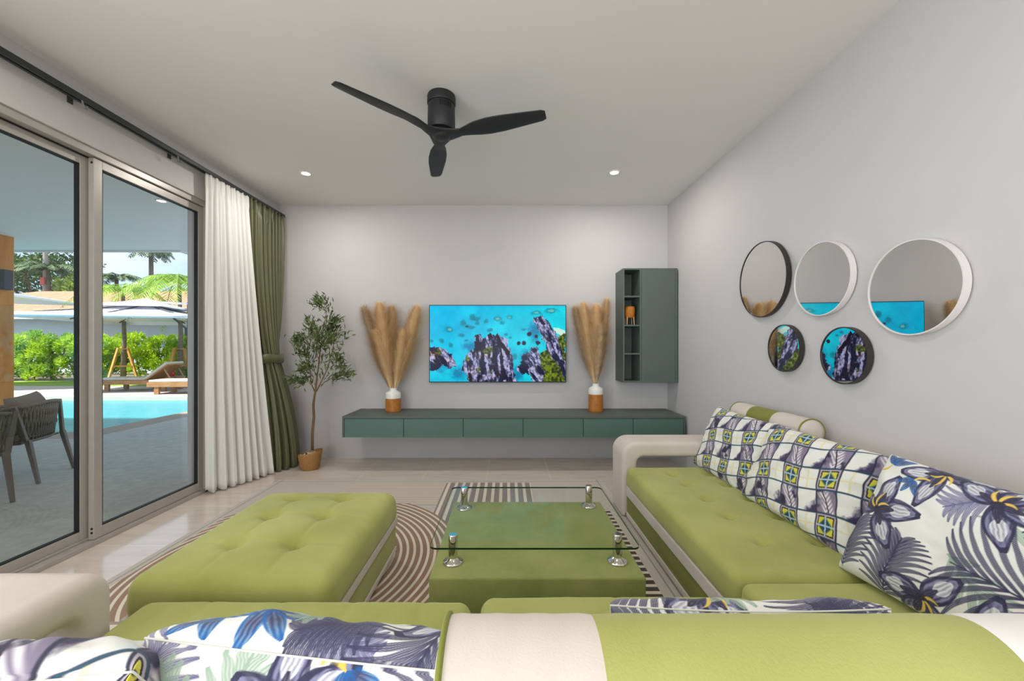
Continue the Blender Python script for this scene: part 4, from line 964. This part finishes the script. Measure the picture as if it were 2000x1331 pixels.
# timber post with lantern
PW_ = mat('orange_timber', (214, 148, 54), .6, c2=(184, 116, 34), scale=3, stretch=(3, 3, .5), bump=.1)
post = MB().box(-6.85, -6.61, 5.05, 5.29, ZG, 2.70, bev=.006).build('timber_post', PW_)
tag(post, 'thick orange timber post holding up the terrace roof at the far left', 'post')
ln = MB().box(-6.615, -6.53, 5.12, 5.22, 1.98, 2.24, bev=.006).build('wall_lantern', mat('slate_lantern', (40, 52, 70), .5))
tag(ln, 'dark box shaped outdoor lantern fixed on the side of the timber post', 'lamp')

# rope chairs
CF = mat('taupe_metal', (98, 86, 74), .5, var=.05); ROPE = mat('taupe_rope', (124, 114, 96), .85, c2=(98, 88, 72), scale=60); CUSH = mat('taupe_cushion', (126, 112, 96), .9, c2=(112, 98, 84), scale=10)
def rope_chair(label, x, y, rz):
    c = thing('rope_armchair', label, 'chair', (x, y, ZG), rz, 'woven terrace armchairs')
    def U(t, w, d):                           # t 0..1 around the U from left front, behind, to right front
        pts = [(-w, d), (-w, -d * .35), (-w * .82, -d * .86), (-w * .4, -d), (0, -d * 1.03), (w * .4, -d), (w * .82, -d * .86), (w, -d * .35), (w, d)]
        q = t * 8; i = min(int(q), 7); f = q - i; return pts[i][0] * (1 - f) + pts[i + 1][0] * f, pts[i][1] * (1 - f) + pts[i + 1][1] * f
    T = np.linspace(0, 1, 41)
    rimz = lambda t: .66 + .07 * math.sin(math.pi * t)
    rim = [(*U(t, .30, .26), rimz(t)) for t in T]; low = [(*U(t, .265, .235), .38) for t in T]
    MB().tube(rim, .017, 8).build('top_rail', ROPE, c, smooth=True); MB().tube(low, .012, 8).build('seat_rail', CF, c, smooth=True)
    b_ = MB(); n = 30
    for k in range(n + 1):
        for sh in (-.055, .055):
            t0 = k / n; t1 = min(1, max(0, t0 + sh)); a = U(t0, .30, .26); d_ = U(t1, .265, .235); mid = ((a[0] + d_[0]) / 2 * 1.02, (a[1] + d_[1]) / 2 * 1.02, (rimz(t0) + .38) / 2)
            b_.tube([(a[0], a[1], rimz(t0)), mid, (d_[0], d_[1], .38)], .0075, 5)
    for zz_ in (.42, .45): b_.tube([(*U(t, .27, .238), zz_) for t in T], .007, 5)
    b_.build('rope_weave', ROPE, c, smooth=True)
    MB().box(-.26, .26, -.22, .25, .365, .385, bev=.006).build('seat_base', CF, c)
    MB().box(-.245, .245, -.2, .25, .385, .47, bev=.03, seg=4).build('seat_cushion', CUSH, c, smooth=True)
    for sx in (-1, 1):
        for tz, ty, by in ((.665, .25, .22), (.72, -.20, -.27)):
            MB().beam((sx * .235, by * .95, .40), (sx * .255, by * 1.1 + (.0 if ty > 0 else -.04), 0), .045, .035, w2=.028, h2=.024).build('leg', CF, c, bevel=.003)
            MB().beam((sx * .245, by * .93, .39), (sx * .30, ty, tz), .036, .028, w2=.028).build('post', CF, c, bevel=.003)
    return c
def soft_box(name, M, w, h, t, m, parent):
    n = 24; U, V = np.meshgrid(np.linspace(-1, 1, n), np.linspace(-1, 1, n), indexing='ij'); f = ((1 - U ** 4) * (1 - V ** 4)) ** .5
    sx = 1 - .06 * (1 - V ** 2); sy = 1 - .06 * (1 - U ** 2)
    A = np.stack([U * w / 2 * sx, V * h / 2 * sy, t / 2 * f], -1).reshape(-1, 3); B = A * [1, 1, -1]
    V3 = np.concatenate([A, B]); F = np.concatenate([grid_faces(n, n), grid_faces(n, n, n * n)[:, ::-1]])
    V3 = np.array([tuple(M @ Vector(v)) for v in V3]); return mesh_np(name, V3, F, m, parent, True)
ch = rope_chair('taupe rope armchair with a square pillow, beyond the nearer chair by the pool', -4.72, 3.74, R(112))
bp = thing('outdoor_pillow', 'square taupe pillow leaning in the farther terrace armchair', 'cushion', (-4.72, 3.74, ZG), R(112))
soft_box('cover', Matrix.Translation((.05, -.13, .635)) @ Matrix.Rotation(R(66), 4, 'X') @ Matrix.Rotation(R(4), 4, 'Z'), .44, .36, .13, CUSH, bp)
rope_chair('taupe rope armchair closest to the sliding door, cut by the left picture edge', -4.42, 3.12, R(63))

# loungers
TEAK = mat('teak_wood', (172, 128, 84), .65, c2=(140, 98, 60), scale=5, stretch=(1, 4, 4)); MATT = mat('cream_mattress', (196, 186, 170), .9, c2=(186, 176, 160), scale=8)
def lounger(label, x, y, rz):
    l = thing('sun_lounger', label, 'sun lounger', (x, y, ZG), rz, 'teak sun loungers by the pool')
    L, W = 2.0, .7                            # foot at 0, head at L along +x
    MB().box(0, L, -W / 2, -W / 2 + .04, .20, .32).box(0, L, W / 2 - .04, W / 2, .20, .32).box(0, .04, -W / 2 + .04, W / 2 - .04, .20, .32).box(L - .04, L, -W / 2 + .04, W / 2 - .04, .20, .32).build('frame', TEAK, l, bevel=.006)
    b_ = MB()
    for k in range(12): b_.box(.07 + k * .1, .14 + k * .1, -W / 2 + .04, W / 2 - .04, .29, .31)
    b_.build('slats', TEAK, l)
    for sx in (.22, L - .22):
        for sy in (-1, 1): MB().box(sx - .06, sx + .06, sy * (W / 2 - .06) - .03, sy * (W / 2 - .06) + .03, 0, .20).build('leg', TEAK, l, bevel=.005)
    MB().box(.02, 1.27, -W / 2 + .03, W / 2 - .03, .32, .385, bev=.02, seg=3).build('mattress', MATT, l, smooth=True)
    M = Matrix.Translation((1.27, 0, .33)) @ Matrix.Rotation(R(-37), 4, 'Y')
    MB().box(0, .76, -W / 2 + .03, W / 2 - .03, 0, .07, bev=.02, seg=3, M=M).build('back_cushion', MATT, l, smooth=True)
    MB().box(0, .72, -W / 2 + .05, W / 2 - .05, -.03, 0, M=M).build('back_board', TEAK, l)
    MB().beam((1.75, -.25, .64), (1.95, -.25, .30), .03, .03).beam((1.75, .25, .64), (1.95, .25, .30), .03, .03).build('prop', TEAK, l)
    return l
lounger('teak sun lounger with cream mattress and raised back, on the left by the pool edge', -11.5, 11.4, R(2))
lounger('teak sun lounger on the right, partly behind the sheer curtain', -9.5, 10.72, R(3))
stb = thing('side_table', 'low teak side table between the two sun loungers', 'table', (-10.3, 12.02, ZG))
MB().box(-.38, .38, -.17, .17, .33, .37, bev=.004).build('tabletop', TEAK, stb)
for sx in (-.33, .33):
    for sy in (-.13, .13): MB().box(sx - .03, sx + .03, sy - .03, sy + .03, 0, .33).build('leg', TEAK, stb)
RC = mat('red_glass', (190, 16, 30), .2)
for k, (x, lb) in enumerate(((-10.42, 'left red cup standing on the side table between the loungers'), (-10.22, 'right red cup standing on the side table between the loungers'))):
    c_ = MB().lathe([(0, .0), (.055, 0), (.07, .03), (.075, .14), (.068, .14), (.062, .03), (0, .02)], (x, 12.02, ZG + .37), 20).build('cup', RC, smooth=True); tag(c_, lb, 'cup', 'red cups on the side table')

# umbrellas
UW = mat('white_canvas', (228, 228, 236), .85, var=.01); DKM = mat('dark_grey_metal', (70, 74, 82), .5, var=.05)
def umbrella(label, x, y, ztop, R_, drop, pole=None, rz=0, vent=True):
    u = thing('cantilever_umbrella', label, 'umbrella', (x, y, ZG), rz, 'white garden umbrellas')
    def canopy(nm, r, z0, z1, m, thick=.006, val=.10, square=True):
        ns, nr = 33, 10; V = []
        for i in range(nr):
            t = i / (nr - 1)
            for k in range(ns - 1):
                a = 2 * math.pi * k / (ns - 1); c, s_ = math.cos(a), math.sin(a)
                q = 1 / max(abs(c), abs(s_)) if square else 1
                z = z0 + (z1 - z0) * t - .04 * r * math.sin(math.pi * t); V.append((r * t * q * c, r * t * q * s_, z))
        for k in range(ns - 1): v = V[(nr - 1) * (ns - 1) + k]; V.append((v[0], v[1], v[2] - val))
        n = ns - 1; F = [(i * n + k, i * n + (k + 1) % n, (i + 1) * n + (k + 1) % n, (i + 1) * n + k) for i in range(nr) for k in range(n)]
        o = mesh_np(nm, V, F, m, u, False); o.modifiers.new('t', 'SOLIDIFY').thickness = thick; return o
    canopy('canopy', R_, ztop, ztop - drop, UW)
    if vent: canopy('vent_cap', R_ * .42, ztop + .16, ztop - drop * .22, UW, val=.05)
    hub = (0, 0, ztop - .34)
    MB().lathe([(0, ztop - .42), (.06, ztop - .4), (.06, ztop - .3), (.03, ztop - .28), (.03, ztop + .1), (0, ztop + .1)], n=16).build('hub', DKM, u)
    for k in range(8):
        a = R(45 * k); q = (1.41 if k % 2 else 1) * R_ * .96
        rb = MB().beam((.03 * math.cos(a), .03 * math.sin(a), ztop - .05), (q * math.cos(a), q * math.sin(a), ztop - drop - .03), .03, .03).build('rib', DKM, u)
        MB().beam((.05 * math.cos(a), .05 * math.sin(a), ztop - .36), (q * .5 * math.cos(a), q * .5 * math.sin(a), ztop - drop * .5 - .08), .025, .025).build('strut', DKM, rb)
    if pole:
        px_, py_, zt = pole
        MB().box(px_ - .05, px_ + .05, py_ - .05, py_ + .05, 0, zt, bev=.005).build('pole', DKM, u)
        MB().beam((px_, py_, zt - .05), (0, 0, ztop + .05), .09, .06).build('arm', mat('pale_arm_metal', (190, 190, 196), .4), u)
        MB().beam((px_, py_, 1.75), (px_ * .55, py_ * .55, ztop - drop * .55 - .1), .05, .05).build('brace', DKM, u)
        MB().box(px_ - .1, px_ + .12, py_ - .08, py_ + .08, 1.62, 1.86, bev=.01).build('crank_box', DKM, u)
        MB().box(px_ - .3, px_ + .3, py_ - .25, py_ + .3, 0, .06, bev=.01).build('base_plate', DKM, u)
umbrella('large white cantilever umbrella with vent cap shading the pool loungers', -10.95, 12.0, 2.58, 2.02, .46, (.95, .35, 2.68), R(12))
umbrella('second white umbrella of which one canopy corner shows right of the timber post', -16.3, 11.6, 3.20, 1.8, .38, None, R(20), False)
umb2 = [o for o in bpy.data.objects if o.get('label', '').startswith('second white')][0]
MB().box(-.05, .05, -.05, .05, 0, 3.2).build('pole', DKM, umb2)

# foliage ----------------------------------------------------------------------
HG = leaf_mat('bright_hedge_leaf', (206, 228, 60), (140, 184, 44), 3); HG2 = leaf_mat('mid_hedge_leaf', (176, 206, 56), (112, 158, 40), 3)
STEM = mat('stem_brown', (96, 78, 58), .9)
def shrub(label, x, y, h, r, seed, m, n=2600, lean=0):
    s = thing('hedge_shrub', label, 'shrub', (x, y, ZG), 0, 'shrubs of the hedge behind the lawn'); rr = np.random.default_rng(seed)
    b_ = MB()
    for k in range(5): a = rr.random() * 6.3; b_.tube([(0, 0, 0), (r * .3 * math.cos(a), r * .3 * math.sin(a), h * .45), (r * .5 * math.cos(a), r * .4 * math.sin(a), h * .85)], .015, 5, .006)
    b_.build('stems', STEM, s)
    nb = 26; C_ = np.stack([rr.normal(size=nb) * r * .5, rr.normal(size=nb) * r * .35, rr.random(nb) ** .8 * h * .86 + .1], -1); k = rr.integers(0, nb, n)
    d = rr.normal(size=(n, 3)); d /= np.linalg.norm(d, axis=1, keepdims=True); P = C_[k] + d * (r * .30 * rr.random(n) ** .4)[:, None]; P[:, 2] = np.clip(P[:, 2], .02, h)
    leaf_cloud('foliage', P, d + [0, -.2, .6], .11, .055, m, s)
rs = random.Random(3); X_ = -19.6; k = 0
sides = ('left of the left palm', 'behind the loungers', 'right end of the row')
while X_ < -4.5:
    px = 990 + 770 * X_ / 14.8
    if px < 165: where = 'seen through the left door pane'
    elif px < 400: where = 'seen through the right door pane'
    else: where = 'hidden by the curtain'
    if px < 700:
        lab = 'leafy hedge shrub %s, %s from the left' % (where, ('first', 'second', 'third', 'fourth', 'fifth', 'sixth', 'seventh', 'eighth', 'ninth', 'tenth', 'eleventh', 'twelfth', 'thirteenth', 'fourteenth', 'fifteenth', 'sixteenth', 'seventeenth', 'eighteenth', 'nineteenth')[min(k, 18)])
        gap = 250 < px and rs.random() < .25
        shrub(lab, X_, 14.9 + rs.uniform(-.15, .15), rs.uniform(1.55, 1.95) if px < 300 else rs.uniform(1.5, 1.85), .55, 100 + k, HG if k % 3 else HG2, 3000)
    k += 1; X_ += .84
# neighbour's house
hs = thing('neighbour_house', 'low grey walled house with a terracotta tiled hip roof beyond the hedge', 'house')
MB().box(-30, -13.2, 18.2, 26, 0, 2.62).build('wall', mat('grey_blue_render', (192, 200, 206), .85, var=.02, scale=2), hs)
b_ = MB(); P = [(-31, 17.6, 2.66), (-12.6, 17.6, 2.66), (-12.6, 26.6, 2.66), (-31, 26.6, 2.66), (-26.2, 22.1, 4.35), (-17.2, 22.1, 4.35)]
vs = [b_.bm.verts.new(p) for p in P] + [b_.bm.verts.new((p[0], p[1], 2.60)) for p in P[:4]]
for f in ((0, 1, 5, 4), (1, 2, 5), (2, 3, 4, 5), (3, 0, 4), (6, 7, 1, 0), (7, 8, 2, 1), (8, 9, 3, 2), (9, 6, 0, 3), (9, 8, 7, 6)): b_.bm.faces.new([vs[i] for i in f])
def rooft():
    m, nt, p, b = newmat('terracotta_tiles'); x, y, z = b.xyz(b.pos()); M = b.m
    row = M('FRACT', M('MULTIPLY', y, 3.2)); colm = M('SINE', M('MULTIPLY', x, 26)); st = M('GREATER_THAN', row, .8)
    n = b.noise(b.pos(), 4, 4); c = b.mix(b.ramp(n, .3, .7), rgb(136, 94, 68), rgb(172, 128, 98)); c = b.mix(M('MULTIPLY', st, .5), c, rgb(150, 96, 66)); c = b.mix(M('MULTIPLY', b.ramp(colm, 0, 1), .35), c, rgb(232, 196, 160))
    nt.links.new(c, p.inputs['Base Color']); p.inputs['Roughness'].default_value = .85; nt.links.new(b.bump(colm, .5, .05), p.inputs['Normal']); return m
b_.build('roof', rooft(), hs)
MB().box(-31, -12.6, 17.56, 17.6, 2.48, 2.68).build('fascia', mat('white_fascia', (226, 228, 224), .7), hs)
MB().box(-15.0, -14.85, 18.02, 18.2, 1.5, 1.62).build('wall_lamp', DKM, hs)

# palms and trees -----------------------------------------------------------------
TRK = mat('grey_palm_trunk', (132, 122, 106), .9, c2=(96, 88, 76), scale=6, stretch=(1, 1, 6)); FR1 = leaf_mat('bright_palm_leaf', (158, 190, 54), (98, 142, 40), 3, .25); FR2 = mat('dark_palm_leaf', (84, 108, 60), .6, c2=(54, 78, 46), scale=3)
def palm_tree(label, x, y, h, L, nf, m, seed, tr=.11, droop=1.0, up=.8, wid=.6, nl=26, only=None, lw=.05):
    p = thing('palm_tree', label, 'palm tree', (x, y, ZG)); rr = random.Random(seed)
    MB().tube([(0, 0, 0), (.05, 0, h * .5), (0, 0, h)], [tr, tr * .75, tr * .6], 10).build('trunk', TRK, p, smooth=True)
    for k in range(nf):
        a = 2 * math.pi * (k + rr.uniform(-.3, .3)) / nf; e = up * rr.uniform(.5, 1.2); Lk = L * rr.uniform(.8, 1.1); pts = []
        for i in range(10):
            t = i / 9; r_ = Lk * (t * math.cos(e * (1 - t))); z = h + Lk * (math.sin(e) * t - droop * t * t * .75); pts.append(Vector((r_ * math.cos(a), r_ * math.sin(a), z)))
        b_ = MB(); b_.tube(pts, .02, 5, .005)
        for j in range(nl):
            t = .12 + .86 * j / nl; q = t * 9; i = min(int(q), 8); P0 = pts[i].lerp(pts[i + 1], q - i); d = (pts[i + 1] - pts[i]).normalized(); s_ = d.cross(Vector((0, 0, 1))).normalized(); ll = wid * math.sin(math.pi * (.15 + .8 * t))
            for sd in (-1, 1):
                tip = P0 + (s_ * sd * .8 + d * .55 - Vector((0, 0, rr.uniform(.2, .75)))).normalized() * ll; wv = d * lw
                v = [b_.bm.verts.new(c) for c in (P0 - wv * .5, P0 + wv * .5, P0.lerp(tip, .6) + wv * .5, tip, P0.lerp(tip, .6) - wv * .5)]; b_.bm.faces.new((v[0], v[1], v[2], v[3], v[4]))
        b_.build('frond', m, p)
    return p
TIM = mat('orange_stake', (212, 160, 76), .7, c2=(180, 124, 52), scale=6)
def tripod(label, x, y, h=1.15, sp=.52, tall=.16):
    t = thing('tree_support', label, 'tree support', (x, y, ZG))
    A = [(math.cos(R(a)), math.sin(R(a))) for a in (-90, 0, 90, 180)]
    for c, s_ in A: MB().beam((c * sp, s_ * sp, 0), (c * tall, s_ * tall, h), .06, .06).build('stake', TIM, t)
    for z, k in ((h - .03, tall + .02), (h * .5, (tall + sp) / 2 + .01)):
        for i in range(4):
            a, b2 = A[i], A[(i + 1) % 4]; MB().beam((a[0] * k, a[1] * k, z), (b2[0] * k, b2[1] * k, z), .05, .03).build('crossbar', TIM, t)
palm_tree('foxtail palm with a slim grey trunk in a timber support, left of the umbrella pole', -13.1, 13.45, 3.1, 1.6, 10, FR1, 5, .08, 1.8, 1.3, .42, 30, lw=.03)
tripod('orange timber frame bracing the palm trunk left of the sun loungers', -13.1, 13.45, 1.22, .55)
palm_tree('foxtail palm with broad bright crown rising behind the white umbrella', -11.3, 13.6, 3.4, 2.0, 15, FR1, 6, .085, 1.9, 1.4, .5, 34, lw=.032)
tripod('orange timber frame bracing the palm trunk behind the umbrella pole', -11.3, 13.6, 1.22, .5)
palm_tree('tall slender fan palm whose crown touches the roof edge, far beyond the house', -32.5, 36, 10.3, 1.9, 20, FR2, 9, .26, 1.5, .9, .8, 14, lw=.14)
palm_tree('coconut palm beside the utility pole in the distance', -31.4, 27, 6.4, 2.2, 13, FR2, 12, .16, 1.35, 1.3, .6, 26, lw=.06)
palm_tree('small spiky palm standing above the house roof, right of the door stile', -29.2, 29.5, 6.3, 1.6, 18, FR2, 14, .18, 1.2, 1.4, .5, 24, lw=.06)
palm_tree('palm with arching fronds at the right edge of the far door pane', -9.3, 14.2, 3.3, 1.9, 9, FR1, 21, .11, 1.2, 1.2, .5, 30, lw=.03)
def tree(label, x, y, z, h, r, n, m, seed, leaf=.22, blobs=40):
    t = thing('broadleaf_tree', label, 'tree', (x, y, ZG)); rr = np.random.default_rng(seed); b_ = MB(); b_.tube([(0, 0, 0), (.1, 0, z * .6), (0, 0, z)], .22, 8, .12)
    for k in range(7): a = k * .9; b_.tube([(0, 0, z * .7), (r * .3 * math.cos(a), r * .3 * math.sin(a), z), (r * .7 * math.cos(a), r * .7 * math.sin(a), z + h * .3)], .08, 5, .03)
    b_.build('trunk', STEM, t)
    C_ = rr.normal(size=(blobs, 3)); C_ /= np.linalg.norm(C_, axis=1, keepdims=True); C_ *= (rr.random(blobs) ** .4)[:, None]; C_ = C_ * [r, r, h / 2] + [0, 0, z + h * .3]
    k = rr.integers(0, blobs, n); d = rr.normal(size=(n, 3)); d /= np.linalg.norm(d, axis=1, keepdims=True); P = C_[k] + d * (r * .22 * rr.random(n) ** .4)[:, None]; P[:, 2] = np.maximum(P[:, 2], .3)
    leaf_cloud('foliage', P, d + [0, 0, .3], leaf, leaf * .5, m, t)
DT = leaf_mat('dark_tree_leaf', (96, 124, 62), (56, 82, 42), 2); MT = leaf_mat('light_tree_leaf', (176, 198, 92), (120, 150, 64), 2)
tree('big dark green tree with spreading crown behind the utility pole at the left', -34.2, 28.5, 5.4, 4.2, 3.4, 7000, DT, 31, .24, 46)
tree('dark bushy tree low at the far left beneath the second umbrella', -40.5, 34, 2.8, 2.6, 2.4, 3000, DT, 32, .22)
tree('light green tree above the house roof in the left pane', -30.6, 28.2, 4.2, 2.6, 1.7, 3600, MT, 33, .2)
tree('light green bushy tree above the house roof just right of the door stile', -28.6, 28.2, 3.9, 1.9, 1.7, 3000, MT, 34, .2)
tree('yellowish green tree between the palm crowns above the house roof', -25.6, 29.5, 3.9, 2.0, 2.0, 3000, MT, 35, .2)
tree('green tree rising behind the bright palm crown above the roof', -22.4, 29, 4.1, 1.6, 1.8, 2600, MT, 36, .2)
up_ = thing('utility_pole', 'concrete utility pole in front of the big dark tree', 'pole', (-28.7, 24.5 + 0, ZG)); up_.location = (-31.6, 27, ZG)
MB().lathe([(0, 0), (.15, 0), (.12, 11), (0, 11)], n=12).build('shaft', mat('pole_concrete', (150, 140, 132), .9), up_)
MB().box(-.15, .15, -.2, -.14, 5.5, 6.0).build('red_band', mat('faded_red', (190, 96, 84), .8), up_)
for k, z in enumerate((8.7, 8.3, 7.6)):
    MB().tube([(-31.6, 26.9, z), (-34.7, 33.5, z - 1.5), (-38.2, 40, z - 2.7)], .035, 5).build('power_line', DKM)
    o = [q for q in bpy.data.objects if q.name.startswith('power_line') and not q.get('label')][0]
    tag(o, ('uppermost', 'middle', 'lowest')[k] + ' of the three dark power lines running right from the utility pole', 'cable', 'power lines')
